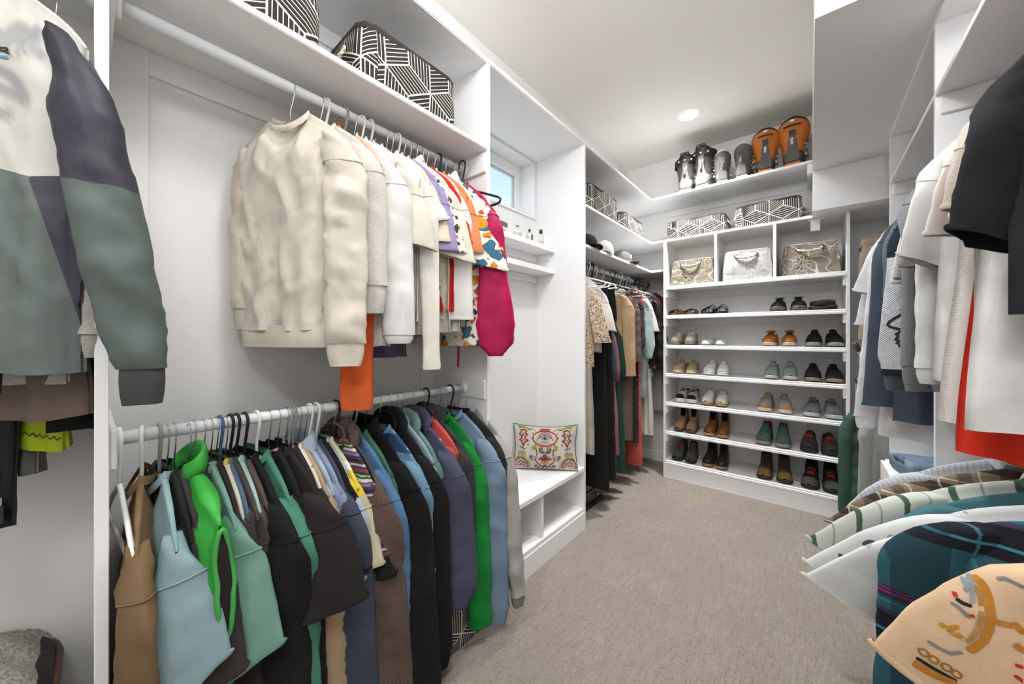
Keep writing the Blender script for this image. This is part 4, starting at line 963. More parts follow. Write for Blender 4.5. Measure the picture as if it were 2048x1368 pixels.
Q(1.17, 'flannel_shirt', 'teal and navy plaid flannel shirt with magenta lines', FLN, rz=-10, sw=.275, z=.965, drop=.06, slv=lng(.60, .08, .075, -.75, .05, o0=.85, o1=.02, b=.034, wr=.008), th=.035)
WR = floral('#e7e7e6', ['#b8bcc2'], 20, 3.3, .16)
Q(1.31, 'camp_shirt', 'white shirt with faint grey line print beside the flannel', WR, rz=-9, sw=.265, slv=tee(.36, .075, .08, -.75, o0=.8, o1=.62, b=.03))
SB = floral('#dfe0de', ['#4b5560', '#9aa6a3', '#2e3640'], 9, 7.7, .14)
Q(1.40, 'camp_shirt', 'white camp shirt printed with dark sailboats', SB, rz=-9, sw=.265, slv=tee(.36, .075, .08, -.75, o0=.8, o1=.62, b=.03))
Q(1.49, 'camp_shirt', 'teal shirt showing only its shoulder between white shirts', fabric('#4f7c85'), rz=-8, sw=.25, slv=tee(.20, .06, .06, -.75, o0=.75, o1=.5))
GS = stripes('#d5d8cd', [(.0, .12, '#4f6b57'), (.5, .54, '#9aa89a')], .11, 'x')
Q(1.58, 'camp_shirt', 'cream shirt with broad dark green stripes', GS, rz=-8, sw=.265, slv=tee(.36, .075, .08, -.75, o0=.8, o1=.62, b=.03))
BPL = stripes('#8d7a66', [(.0, .3, '#4b3f36'), (.45, .5, '#d8cfc2')], .075, 'z', ([(.0, .35, '#33302d'), (.5, .56, '#e0d8cb')], .075))
Q(1.68, 'flannel_shirt', 'brown and grey plaid shirt behind the green stripes', BPL, rz=-8, sw=.26, slv=tee(.30, .07, .07, -.75, o0=.8, o1=.6))
SS = stripes('#c9ccd0', [(.0, .4, '#b3b7bd')], .012, 'x')
Q(1.79, 'seersucker_shirt', 'pale grey seersucker shirt farthest on the lower right rod', SS, rz=-7, sw=.255, slv=tee(.44, .075, .075, -.75, o0=.75, o1=.45, wr=.010), fold=.014)

# ------------------------------------------------------------------ bay left of the post
PJ = 'rod left of the post'; GJ = 'jackets left of the post'
def J(x, y, name, label, mat, rz=45, z=2.02, **o):
    o.setdefault('slb', None)
    return garment(name, label, name.split('_')[-1], (x, y, z), radians(rz), mat, GJ, PJ, o.pop('hk', 'wire'), 2.115 - z, 1, **o)
GRN = fabric('#5a645f', 'nylon'); NAV = fabric('#3a3944', 'nylon'); OFF = fabric('#bdb9b1', 'nylon')
JK = J(-1.31, -.165, 'colour_block_jacket', 'off white, navy and grey green colour block jacket left of the post', OFF, rz=46, z=2.03, len=.80, sw=.225, th=.045, nx=56, nz=64, fold=.010, hk='black', drop=.10,
  slv=dict(L=.71, a0=.05, a1=.045, tw=.9, b=.032, seam=0, o0=.30, o1=.20, wr=.012, ap=[(0, .045), (.25, .05), (.6, .056), (.9, .05), (1, .036)], mat=NAV, split=(-.42, GRN), cuff=.075, cmat=fabric('#4b4d4c'), cs=(.9, .8)), mat2=fabric('#20201f'))
J(-1.345, -.150, 'sweater', 'light heather grey sweater behind the colour block jacket', fabric('#b7b2a8', 'heather'), rz=42, z=2.0, len=.80, sw=.195, th=.022, slv=lng(.6, .05, .045, .5, .05))
J(-1.375, -.150, 'parka', 'taupe brown parka below the heather sweater', fabric('#6f6156'), rz=42, z=2.0, len=.87, sw=.185, th=.03, slv=None, fold=.012, hw=.225)
RJ = J(-1.405, -.165, 'rain_jacket', 'neon yellow work jacket with black zigzag stitching', fabric('#a3b71e', 'nylon'), rz=41, z=2.0, len=.945, sw=.17, th=.02, slv=None, hw=.20)
J(-1.375, -.055, 'fleece_jacket', 'black fleece jacket tucked against the post panel', fabric('#1b1a1a', 'fleece'), rz=20, z=2.0, len=.91, sw=.165, th=.03, slv=None)
J(-1.425, -.175, 'shell_jacket', 'grey shell jacket hanging lowest behind the yellow one', fabric('#77756f', 'nylon'), rz=41, z=2.0, len=1.0, sw=.165, th=.025, slv=None, fold=.012)
BJ = J(-1.36, -.172, 'long_coat', 'black coat with zip pull at the left picture edge', fabric('#1d1d1f', 'nylon'), rz=41, z=2.0, len=1.10, sw=.15, th=.02, slv=None, hw=.10, bw=.13)
m = MB(); m.box(.094, .104, -.022, -.012, -1.085, -1.05, .002); zp = m.build('zip_pull', plain('#3a3a3a', .4, .5), BJ); m = MB(); m.tube([(.099, -.017, -1.05), (.099, -.017, -1.03)], .004, 8); m.build('zip_slider', CHROME, zp, True)
# ------------------------------------------------------------------ fabric bins with rhombus print
def rhomb_mat():
    t = NT('rhombus_print'); uv = t.t.nodes.new('ShaderNodeUVMap'); uv.uv_map = 'UVMap'
    mp = t.sep(uv.outputs[0])
    f = t.math('FRACT', t.math('MULTIPLY', mp[1], 7.0))
    st = t.math('GREATER_THAN', f, .80)
    e1 = t.math('MINIMUM', t.math('MINIMUM', mp[0], t.math('SUBTRACT', 1.0, mp[0])), t.math('MINIMUM', mp[1], t.math('SUBTRACT', 1.0, mp[1])))
    ed = t.math('LESS_THAN', e1, .030)
    m = t.math('MAXIMUM', st, ed)
    t.bump(t.noise(t.coord(), 350, 2), .3, .003)
    return t.set(t.mix(m, srgb('#332e2c'), srgb('#d9d4c8')), .9, 0, 0, .2)
RHM = rhomb_mat(); ROPE = fabric('#d8cfba'); LIN = fabric('#cfc7b6')
def rope(pts, r, name, parent, mat=None, twist=9.0):
    """two-strand twisted cord along a path"""
    P = [Vector(p) for p in pts]; Q = []
    for i in range(len(P) - 1):
        for k in range(5): Q.append(P[i].lerp(P[i + 1], k / 5))
    Q.append(P[-1]); m = MB()
    for s_ in (0, pi):
        L_ = 0; out = []
        for i, q in enumerate(Q):
            if i: L_ += (q - Q[i - 1]).length
            d = (Q[min(i + 1, len(Q) - 1)] - Q[max(i - 1, 0)]).normalized(); n1 = d.cross(Vector((0, 0, 1)))
            n1 = n1.normalized() if n1.length > 1e-4 else Vector((1, 0, 0)); n2 = d.cross(n1)
            a = s_ + L_ / r / 1.3; out.append(q + n1 * (cos(a) * r * .55) + n2 * (sin(a) * r * .55))
        m.tube(out, r * .7, 6)
    return m.build(name, mat or ROPE, parent, True)
def fabric_bin(label, cx, cy, z, w, d, h, rz=0.0, edge=.082, bulge=.010, off=0.0, group='geometric fabric bins'):
    root = thing('fabric_bin', label, 'storage bin', (cx, cy, z), rz, group)
    rc = .05; hw, hd = w / 2 - rc, d / 2 - rc; arc = pi / 2 * rc
    segs = [(2 * hw), arc, (2 * hd), arc, (2 * hw), arc, (2 * hd), arc]; per = sum(segs)
    def wrap(p):
        p = p % per; i = 0
        while i < 7 and p > segs[i]: p -= segs[i]; i += 1
        c = [(hw, -hd), (hw, hd), (-hw, hd), (-hw, -hd)]
        if i == 0: return (-hw + p, -hd - rc, 0, -1)
        if i == 2: return (hw + rc, -hd + p, 1, 0)
        if i == 4: return (hw - p, hd + rc, 0, 1)
        if i == 6: return (-hw - rc, hd - p, -1, 0)
        a0 = {1: -pi / 2, 3: 0, 5: pi / 2, 7: pi}[i]; a = a0 + p / rc; cc = c[(i - 1) // 2]
        return (cc[0] + rc * cos(a), cc[1] + rc * sin(a), cos(a), sin(a))
    bm = bmesh.new(); uvl = bm.loops.layers.uv.new('UVMap')
    e = edge; hx = e * sqrt(3) / 2
    def rh(p0, a, b):
        vs_ = [bm.verts.new((q[0], 0, q[1])) for q in (p0, (p0[0] + a[0], p0[1] + a[1]), (p0[0] + a[0] + b[0], p0[1] + a[1] + b[1]), (p0[0] + b[0], p0[1] + b[1]))]
        f = bm.faces.new(vs_)
        for lp, uv in zip(f.loops, ((0, 0), (1, 0), (1, 1), (0, 1))): lp[uvl].uv = uv
    A, B, Cc = (0.0, e), (hx, -e / 2), (-hx, -e / 2)
    ny = int(h / (1.5 * e)) + 3; nxx = int(per / (2 * hx)) + 3
    for r_ in range(-1, ny):
        for q_ in range(-1, nxx):
            p = (q_ * 2 * hx + (hx if r_ % 2 else 0) + off, r_ * 1.5 * e - .03)
            rh(p, A, B); rh(p, B, Cc); rh(p, Cc, A)
    cuts = [((0, 0, 0), (-1, 0, 0), True), ((per, 0, 0), (1, 0, 0), True), ((0, 0, 0), (0, 0, -1), True), ((0, 0, h), (0, 0, 1), True)]
    acc = 0
    for i, sg in enumerate(segs):
        for k in range(5 if i % 2 else 4):
            cuts.append(((acc + sg * k / (5 if i % 2 else 4), 0, 0), (1, 0, 0), False))
        acc += sg
    for zz in (h * .3, h * .6, h * .85, h - .018): cuts.append(((0, 0, zz), (0, 0, 1), False))
    for co, no, clr in cuts:
        bmesh.ops.bisect_plane(bm, geom=list(bm.verts) + list(bm.edges) + list(bm.faces), plane_co=co, plane_no=no, clear_outer=clr)
    for v in bm.verts:
        p, zz = v.co.x, v.co.z; x, y, nx_, ny_ = wrap(max(0, min(per - 1e-6, p))); k = zz / h
        bl = bulge * sin(pi * k) * (1 if abs(nx_) + abs(ny_) < 1.01 else .5) + .006 * nz((x, y, zz), 7, w * 31)
        v.co = (x + nx_ * bl, y + ny_ * bl, zz - (.010 * (1 - k * 0) * (abs(x) / (w / 2)) ** 6 if k > .95 else 0))
    me = bpy.data.meshes.new('side_wall'); bm.to_mesh(me); bm.free(); link('side_wall', me, RHM, root, True)
    m = MB(); n = 40
    ring = lambda s_, z_: [((wrap(per * k / n)[0]) * s_, (wrap(per * k / n)[1]) * s_, z_) for k in range(n)]
    m.loft([ring(1.01, h - .022), ring(1.015, h - .002), ring(.99, h + .003), ring(.96, h - .004), ring(.95, .02)], False, True); m.build('lining', fabric('#3a3532'), root, True)
    m = MB(); m.loft([ring(.97, .002), ring(.98, .012)], True, True); m.build('base', fabric('#332e2c'), root, True)
    for sg in (-1, 1):
        x = sg * (w / 2 + .008)
        hd_ = rope([(x, -.055, h * .72), (x + sg * .014, -.045, h * .60), (x + sg * .018, 0, h * .54), (x + sg * .014, .045, h * .60), (x, .055, h * .72)], .0065, 'rope_handle', root)
        for yy in (-.055, .055):
            m = MB(); m.tube([(x - sg * .006, yy, h * .72), (x + sg * .006, yy, h * .72)], .012, 10); m.build('grommet', plain('#cfc7b6', .5), hd_, True)
    return root
fabric_bin('geometric fabric bin nearest the top left picture edge', -1.365, .275, 2.2, .40, .35, .25, pi / 2, .115)
fabric_bin('geometric fabric bin on the shelf above the cream sweatshirt', -1.365, .825, 2.2, .43, .35, .215, pi / 2, .115, off=.03)
fabric_bin('geometric fabric bin on the corner shelf next to the alcove panel', -1.35, 2.50, 2.2, .50, .33, .185, pi / 2, .10)
fabric_bin('low geometric fabric bin deep in the corner of the shelf', -1.36, 3.10, 2.2, .46, .33, .15, pi / 2, .10, off=.04)
fabric_bin('geometric fabric bin on the back shelf, left of the pair', -.80, 3.64, 2.2, .47, .30, .165, 0, .105, off=.05)
fabric_bin('geometric fabric bin on the back shelf below the orange boots', -.27, 3.64, 2.2, .43, .30, .185, 0, .105)
fabric_bin('geometric fabric bin on the floor under the hanging sweatshirts', -1.30, .98, 0, .40, .36, .20, pi / 2, .095)

# ------------------------------------------------------------------ canvas bins in the cubbies
def vine_mat(base, line, sc, seed):
    t = NT('vine_print'); v = t.coord()
    a = t.n('ShaderNodeVectorMath', operation='ADD'); t.l(v, a.inputs[0]); a.inputs[1].default_value = (seed, seed * .7, 0)
    n1 = t.noise(a.outputs[0], sc, 1.5, .4)
    f = t.math('ABSOLUTE', t.math('SUBTRACT', t.math('FRACT', t.math('MULTIPLY', n1, 7.0)), .5))
    m = t.math('LESS_THAN', f, .055)
    t.bump(t.math('ADD', t.math('MULTIPLY', t.noise(v, 8, 3), 2.0), t.math('MULTIPLY', t.noise(v, 500, 2), .1)), .5, .02)
    return t.set(t.mix(m, srgb(base), srgb(line)), .85, 0, 0, .25)
def canvas_bin(label, x0, x1, z, h, base, line, sc, seed, motif=None):
    cx, w = (x0 + x1) / 2, (x1 - x0); y0, d = 3.455, .30; cy = y0 + d / 2
    root = thing('canvas_bin', label, 'storage bin', (cx, cy, z), 0, 'canvas bins in the cubbies')
    M = vine_mat(base, line, sc, seed); n = 48; rings = []
    def ring(z_, s_, ins=0.0):
        out = []
        for k in range(n):
            a = 2 * pi * k / n; sx = abs(cos(a)) ** .28 * (1 if cos(a) > 0 else -1); sy = abs(sin(a)) ** .28 * (1 if sin(a) > 0 else -1)
            x, y = (w / 2 * s_ - ins) * sx, (d / 2 * (.5 + .5 * s_) - ins) * sy
            wob = .008 * nz((x * 1.3, y, z_ * 1.5), 9, seed) * (1 if ins == 0 else 0)
            out.append((x + wob * .5, y + wob * (1 if y > 0 else -1) * 1.4, z_ + .006 * nz((x, y, 3), 5, seed) * z_ / h))
        return out
    for k in range(9): t = k / 8; rings.append(ring(h * t, lerp(1.0, .88, t ** 1.4) + .012 * sin(pi * t)))
    m = MB(); m.loft(rings, True, False); m.build('body', M, root, True)
    m = MB(); m.loft([ring(h, .88), ring(h + .004, .875, .004), ring(h, .87, .009), ring(.03, .9, .012)], False, True); m.build('lining', fabric('#bcb2a2'), root, True)
    yf = -d / 2 * .955
    fy = lambda x, z_: -(d / 2) * (.5 + .5 * lerp(1.0, .88, (z_ / h) ** 1.4)) - .004
    hw = w * .20
    hd_ = rope([(-hw, fy(0, h * .84) - .002, h * .84), (-hw * .8, fy(0, h * .78) - .012, h * .775), (0, fy(0, h * .74) - .016, h * .74), (hw * .8, fy(0, h * .78) - .012, h * .775), (hw, fy(0, h * .84) - .002, h * .84)], .0075, 'rope_handle', root, fabric(line))
    for sx in (-1, 1):
        m = MB(); m.tube([(sx * hw, fy(0, h * .84) + .006, h * .84), (sx * hw, fy(0, h * .84) - .004, h * .84)], .013, 12); m.build('grommet', plain('#4a4540', .4, .6), hd_, True)
    if motif:
        LM = fabric(line)
        for (mx, mz, R_, np_) in motif:
            mb = MB()
            for k in range(np_):
                a = 2 * pi * k / np_; c = Vector((mx + cos(a) * R_ * .72, 0, mz + sin(a) * R_ * .72)); pts = []
                for q in range(10):
                    b_ = 2 * pi * q / 10; lx, lz = cos(b_) * R_ * .30, sin(b_) * R_ * .19
                    x, z_ = c.x + lx * cos(a) - lz * sin(a), c.z + lx * sin(a) + lz * cos(a); pts.append((x, fy(x, z_) - .001, z_))
                mb.tube(pts, .0018, 4, closed=True)
            mb.tube([(mx + cos(2 * pi * q / 12) * R_ * .3, fy(mx, mz) - .001, mz + sin(2 * pi * q / 12) * R_ * .3) for q in range(12)], .0018, 4, closed=True)
            mb.build('embroidered_flower', LM, root, True)
canvas_bin('small taupe canvas bin with flower lines in the left cubby', -1.004, -.640, 1.762, .225, '#8f8574', '#cfc7b4', 7, 1.0, [(-.04, .07, .06, 8), (.10, .17, .05, 7)])
canvas_bin('pale silver paisley canvas bin in the middle cubby', -.582, -.228, 1.762, .245, '#b3afab', '#dedbd6', 11, 4.0)
canvas_bin('taupe canvas bin with large flower in the right cubby', -.180, .172, 1.762, .235, '#92877a', '#ddd5c6', 6, 9.0, [(-.04, .09, .062, 11), (.12, .20, .05, 8)])

# ------------------------------------------------------------------ shoes
SOLEW = [(0, .004), (.03, .022), (.10, .034), (.25, .038), (.45, .039), (.65, .046), (.80, .047), (.91, .040), (.97, .025), (1, .004)]
def shoe_parts(root, up, sole, lining, lace, L=.29, W=1.0, st=.026, hp=None, H=.075, opening=(.04, .42), laces=5, toe=None, tongue=True, flare=1.04, lacebow=False, heel=None, midsole=None):
    """heel at +y, toe at -y, standing on z = 0"""
    yy = lambda t: L * (.5 - t)
    wid = lambda t: prof(SOLEW, t) * W
    N = 26; ts = [(1 - cos(pi * k / N)) / 2 for k in range(N + 1)]
    spring = lambda t: .012 * smooth((t - .72) / .28) ** 2
    m = MB(); outl = [(wid(t), yy(t), t) for t in ts] + [(-wid(t), yy(t), t) for t in ts[::-1]]
    rings = []
    for f, z in ((.93, .0), (1.0, .005), (flare, st * .6), (1.0, st)): rings.append([(x * f, y * (1 + (f - 1) * .3), z + spring(t) * (1 if z < st * .5 else .8)) for x, y, t in outl])
    m.loft(rings); so = m.build('sole', sole, root, True)
    hp = hp or [(0, H * .86), (.08, H), (.2, H * .84), (.36, H * .86), (.46, H * 1.04), (.60, H * .92), (.74, H * .72), (.88, H * .60), (.96, H * .42), (1, H * .06)]
    t0, t1 = opening; V = []; F = []; MI = []; S = 24; ns = 20
    zb = st * .85
    for j in range(S + 1):
        t = .012 + .976 * (1 - cos(pi * j / S)) / 2; w = wid(t) * .97; h = prof(hp, t); op = t0 <= t <= t1
        for k in range(ns):
            a = pi * k / (ns - 1); sx = cos(a)
            if op:
                kk = min(k, ns - 1 - k); sg = 1 if k < ns / 2 else -1
                if kk <= 6: q = kk / 6; x = sg * w * (1 - .28 * q ** 2); z = zb + h * q
                else: q = (kk - 6) / 3; x = sg * w * .66 * (1 - .9 * q * q) ; z = zb + h * (1 - .75 * smooth(q))
            else:
                x = w * (abs(sx) ** .6) * (1 if sx > 0 else -1); z = zb + h * sin(a) ** .75
            V.append((x, yy(t) * .985, z + spring(t) * .8))
    for j in range(S):
        tm = .012 + .976 * (1 - cos(pi * (j + .5) / S)) / 2
        for k in range(ns - 1):
            F.append((j * ns + k, j * ns + k + 1, (j + 1) * ns + k + 1, (j + 1) * ns + k))
            kk = min(k, ns - 2 - k); MI.append(1 if (t0 <= tm <= t1 and kk >= 6) else (2 if (toe and tm > toe[0]) else (3 if heel and tm < heel[0] else 0)))
    F.append(tuple(range(ns))); MI.append(0); F.append(tuple(S * ns + k for k in range(ns - 1, -1, -1))); MI.append(2 if toe else 0)
    me = bpy.data.meshes.new('upper'); me.from_pydata(V, [], F); me.polygons.foreach_set('material_index', MI); me.update()
    link('upper', me, [up, lining, toe[1] if toe else up, heel[1] if heel else up], root, True)
    if tongue:
        rings = []
        for q in range(6):
            t = lerp(.62, t1 - .05, q / 5); h = prof(hp, min(.6, max(t, t1 + .03))); z = zb + h + .002 + (.022 * (q / 5) ** 2); rings.append([(x * W, yy(t), z - abs(x) ** 2 * 16) for x in (-.020, -.010, 0, .010, .020)])
        m = MB(); m.loft(rings + [[(x, y, z - .004) for x, y, z in r] for r in rings[::-1]], closed=False); m.build('tongue', up, root, True)
    if laces:
        m = MB()
        for q in range(laces):
            t = lerp(t1 + .03, .66, q / max(1, laces - 1)); h = prof(hp, t); z = zb + h; dy = .012 * (1 if q % 2 else -1)
            m.tube([(-.024 * W, yy(t) - dy * .4, z - .010), (-.012 * W, yy(t), z + .003), (0, yy(t), z + .0065), (.012 * W, yy(t), z + .003), (.024 * W, yy(t) + dy * .4, z - .010)], .0027, 5)
        if lacebow:
            t = t1 + .02; z = zb + prof(hp, t1 + .04) + .012
            for sg in (-1, 1): m.tube([(0, yy(t), z), (sg * .02, yy(t) - .012, z + .012), (sg * .034, yy(t) - .02, z), (sg * .02, yy(t) - .02, z - .006), (0, yy(t), z)], .0024, 5)
        m.build('laces', lace, root, True)
    if midsole:
        m = MB(); m.loft([[(x * f, y * (1 + (f - 1) * .3), z + spring(t)) for x, y, t in outl] for f, z in ((1.0, st * .75), (1.045, st * .85), (1.05, st * 1.15), (.99, st * 1.3))], False, False); m.build('midsole', midsole, so, True)
def place_pair(name, word, label, row, ua, ub, fn, dy=0.0, yaw=3):
    z = SHZ[row] + .0015
    for u, side in ((ua, 'left'), (ub, 'right')):
        x = at(u, 700, Y=SY + .06).x
        r = thing(name, side + ' shoe of the ' + label if not word else side + ' ' + word + ' of the ' + label, 'shoe', (x, SY + .165 + dy, z), radians((-yaw if side == 'left' else yaw) + RND.uniform(-2, 2)), 'pair of ' + label)
        if side == 'left': src = r; fn(r)
        else:
            for ch in src.children:
                c = ch.copy(); COL.objects.link(c); c.parent = r
                for g_ in ch.children:
                    d_ = g_.copy(); COL.objects.link(d_); d_.parent = c
            r.scale = (-1, 1, 1)
RUB = lambda c: plain(c, .7, 0, 'rubber', .3)
LTH = lambda c: plain(c, .45, 0, 'leather', .4)
def sneaker(up, sole, lining='#6d6a66', lace='#e6e2da', **k):
    kind = k.pop('kind', 'canvas')
    M = LTH(up) if kind == 'leather' else fabric(up, 'jersey')
    return lambda r: shoe_parts(r, M, RUB(sole), fabric(lining), fabric(lace), **k)
def sandal(c, soc, straps):
    def fn(r):
        L, W = .255, .95; yy = lambda t: L * (.5 - t)
        m = MB(); N = 24; ts = [(1 - cos(pi * k / N)) / 2 for k in range(N + 1)]; o = [(prof(SOLEW, t) * W, yy(t)) for t in ts] + [(-prof(SOLEW, t) * W, yy(t)) for t in ts[::-1]]
        m.loft([[(x * f, y, z) for x, y in o] for f, z in ((.95, 0), (1, .006), (1, .018), (.97, .022))]); m.build('sole', RUB(soc), r, True)
        for t, wd, hh in straps:
            w = prof(SOLEW, t) * W; rings = []
            for q in range(11):
                a = pi * q / 10; rings.append([((w + .003) * cos(a), yy(t) + s_ * wd, .012 + hh * sin(a) ** .7 - abs(s_) * .002) for s_ in (-1, -.3, .3, 1)])
            m = MB(); m.loft(rings + [[(x * .95, y, z - .003) for x, y, z in rr_] for rr_ in rings[::-1]], closed=False); m.build('strap', LTH(c), r, True)
    return fn
def bootp(Hs): return [(0, Hs * .98), (.05, Hs), (.30, Hs), (.385, Hs * .97), (.42, Hs * .6), (.47, .10), (.60, .075), (.75, .062), (.88, .052), (.96, .036), (1, .005)]
def boot(up, sole, H, lining='#3a332d', L=.28, **k):
    return lambda r: shoe_parts(r, k.get('mat') or LTH(up), RUB(sole), fabric(lining), fabric(k.get('lace', '#2a2521')), L=L, W=k.get('W', .98), st=k.get('st', .024), hp=bootp(H), H=H, opening=(.03, .40), laces=k.get('laces', 0), tongue=k.get('tongue', False), toe=k.get('toe'), flare=1.05)
PP = place_pair
PP('sandal', 'sandal', 'tan leather strap sandals on the top shoe shelf', 5, 1349, 1378, sandal('#a06a35', '#6e4a2a', [(.22, .022, .052), (.56, .030, .050), (.78, .026, .040)]))
PP('sandal', 'sandal', 'black strap sandals on the top shoe shelf', 5, 1414, 1439, sandal('#1c1b1c', '#2c2a29', [(.12, .016, .085), (.46, .026, .065), (.76, .026, .045)]))
PP('trail_shoe', '', 'black and green trail shoes on the top shoe shelf', 5, 1557, 1596, sneaker('#2b2e2a', '#5c5650', lining='#3f7d2c', lace='#222222', H=.068, W=1.08, lacebow=True, st=.03))
for k, (dz, lb) in enumerate(((0, 'lower brown leather slipper in the folded stack'), (.039, 'upper brown leather slipper in the folded stack'))):
    r = thing('slipper', lb, 'slipper', (at(1646, 700, Y=SY + .1).x, SY + .15, SHZ[5] + .0015 + dz), radians(-80 + 24 * k), 'folded brown slippers')
    m = MB(); N = 22; ts = [(1 - cos(pi * q / N)) / 2 for q in range(N + 1)]; o = [(prof(SOLEW, t) * 1.15, (.17 - .02 * k) * (.5 - t)) for t in ts] + [(-prof(SOLEW, t) * 1.15, (.17 - .02 * k) * (.5 - t)) for t in ts[::-1]]
    m.loft([[(x * f, y, z) for x, y in o] for f, z in ((.95, 0), (1, .005), (1, .012), (.96, .015))]); m.build('sole', RUB('#43342b'), r, True)
    m = MB(); m.loft([[(x * f, y * (.98 if f < 1 else 1), z + .006 * sin(y * 30 + k)) for x, y in o] for f, z in ((.97, .015), (1.02, .024), (.95, .034), (.4, .037))]); m.build('upper', LTH('#5a453a'), r, True)
PP('sneaker', '', 'blush beige chunky sneakers on the second shoe shelf', 4, 1352, 1378, sneaker('#cdb3a0', '#7d7a72', lace='#e9e2da', H=.08, st=.032, W=.95, toe=(.88, fabric('#d9cdbf'))))
PP('slip_on', '', 'white pointed flats on the second shoe shelf', 4, 1414, 1439, sneaker('#e2e2e0', '#cfcdc8', lining='#b9b4ac', laces=0, tongue=False, H=.052, W=.88, opening=(.03, .58), st=.014, kind='leather'))
PP('sneaker', '', 'amber brown leather sneakers on the second shoe shelf', 4, 1540, 1578, sneaker('#a8641c', '#b8a68c', lining='#5a3a1c', lace='#4a2f18', H=.078, W=1.06, kind='leather', lacebow=True))
PP('sneaker', '', 'plain black sneakers on the second shoe shelf', 4, 1629, 1668, sneaker('#1e1e20', '#8c867d', lining='#2a2a2c', lace='#1c1c1e', H=.082, W=1.08))
PP('sneaker', '', 'sand canvas sneakers on the third shoe shelf', 3, 1357, 1381, sneaker('#b9a27e', '#cdbb98', laces=0, H=.074, W=.92))
PP('sneaker', '', 'white leather sneakers on the third shoe shelf', 3, 1418, 1443, sneaker('#dfdfe0', '#d5d3d0', lining='#c2bfba', lace='#ebebea', H=.080, W=.98, kind='leather'))
PP('sneaker', '', 'pale seafoam lace sneakers on the third shoe shelf', 3, 1543, 1579, sneaker('#93a6a0', '#c0b9aa', lining='#6b7a76', lace='#8fa6a8', H=.088, W=1.02))
PP('sneaker', '', 'navy black skate sneakers on the third shoe shelf', 3, 1626, 1668, sneaker('#23252d', '#8f8069', lining='#2c2e36', lace='#17181c', H=.082, W=1.10, toe=(.93, fabric('#2b2d36')), midsole=None))
PP('running_shoe', '', 'beige and black running shoes on the fourth shoe shelf', 2, 1361, 1382, sneaker('#bdb2a0', '#dcd9d2', lining='#2c2c2c', lace='#2e2c2a', H=.08, W=.94, st=.034, toe=(.90, fabric('#26262a')), heel=(.12, fabric('#2a2a2c'))))
PP('sneaker', '', 'white sneakers with gum soles on the fourth shoe shelf', 2, 1415, 1441, sneaker('#d9d5cc', '#b08f5f', lining='#b9b4aa', lace='#e4e1d9', H=.084, W=.98, kind='leather', lacebow=True))
PP('running_shoe', '', 'grey running shoes with gold laces on the fourth shoe shelf', 2, 1531, 1568, sneaker('#a7a39a', '#cfcbc2', lining='#7d7a72', lace='#c79a35', H=.082, W=1.04, st=.034, midsole=plain('#bd7a2b', .6)))
PP('running_shoe', '', 'cool grey knit shoes with black strap on the fourth shelf', 2, 1625, 1666, sneaker('#85878c', '#c4c4c6', lining='#3c3d42', lace='#55565b', H=.080, W=1.10, st=.03, heel=(.25, fabric('#2e2f34'))))
PP('ankle_boot', 'boot', 'light tan ankle boots on the fifth shoe shelf', 1, 1358, 1380, boot('#a98764', '#5b4a3b', .175, W=.9, mat=fabric('#a98764')))
PP('ankle_boot', 'boot', 'chestnut brown ankle boots on the fifth shoe shelf', 1, 1419, 1444, boot('#7a4a26', '#a98a60', .175, W=.96))
PP('knit_shoe', '', 'teal grey knit shoes with red heel tabs on the fifth shelf', 1, 1528, 1565, sneaker('#5c6f68', '#8e8b84', lining='#2b3436', lace='#4f8fa3', H=.105, W=1.06, st=.03, hp=[(0, .125), (.06, .13), (.2, .11), (.38, .10), (.46, .11), (.6, .085), (.75, .062), (.88, .047), (.96, .034), (1, .005)], tongue=True, laces=7, heel=(.05, fabric('#b8325a'))))
PP('approach_shoe', '', 'charcoal shoes with orange laces on the fifth shelf', 1, 1619, 1660, sneaker('#4a413a', '#2f2c29', lining='#191818', lace='#c4572a', H=.085, W=1.12, laces=7, st=.03, toe=(.86, RUB('#35322e'))))
PP('hiking_shoe', '', 'grey hiking shoes with crimson laces on the bottom shelf', 0, 1355, 1379, sneaker('#57534c', '#2a2826', lining='#1f1c1c', lace='#b3283c', H=.105, W=.96, laces=6, st=.03, hp=[(0, .115), (.08, .125), (.25, .12), (.40, .115), (.47, .11), (.6, .085), (.75, .062), (.88, .047), (.96, .034), (1, .005)]))
PP('ankle_boot', 'boot', 'black pull on boots with tan soles on the bottom shelf', 0, 1416, 1442, boot('#24211f', '#9a7a58', .185, W=.96))
PP('work_boot', 'boot', 'worn brown lace up work boots on the bottom shelf', 0, 1529, 1567, boot('#54422f', '#3a3027', .205, W=1.08, mat=fabric('#5a4834', 'fleece'), laces=6, lace='#3a2c1c', tongue=True, L=.30, toe=(.80, fabric('#8a6f45'))))
PP('hiking_boot', 'boot', 'black hiking boots with orange webbing on the bottom shelf', 0, 1622, 1663, boot('#201f1f', '#2c2a28', .17, W=1.12, mat=fabric('#242222'), laces=6, lace='#d0512a', tongue=True, L=.30, toe=(.82, RUB('#5b564f'))))

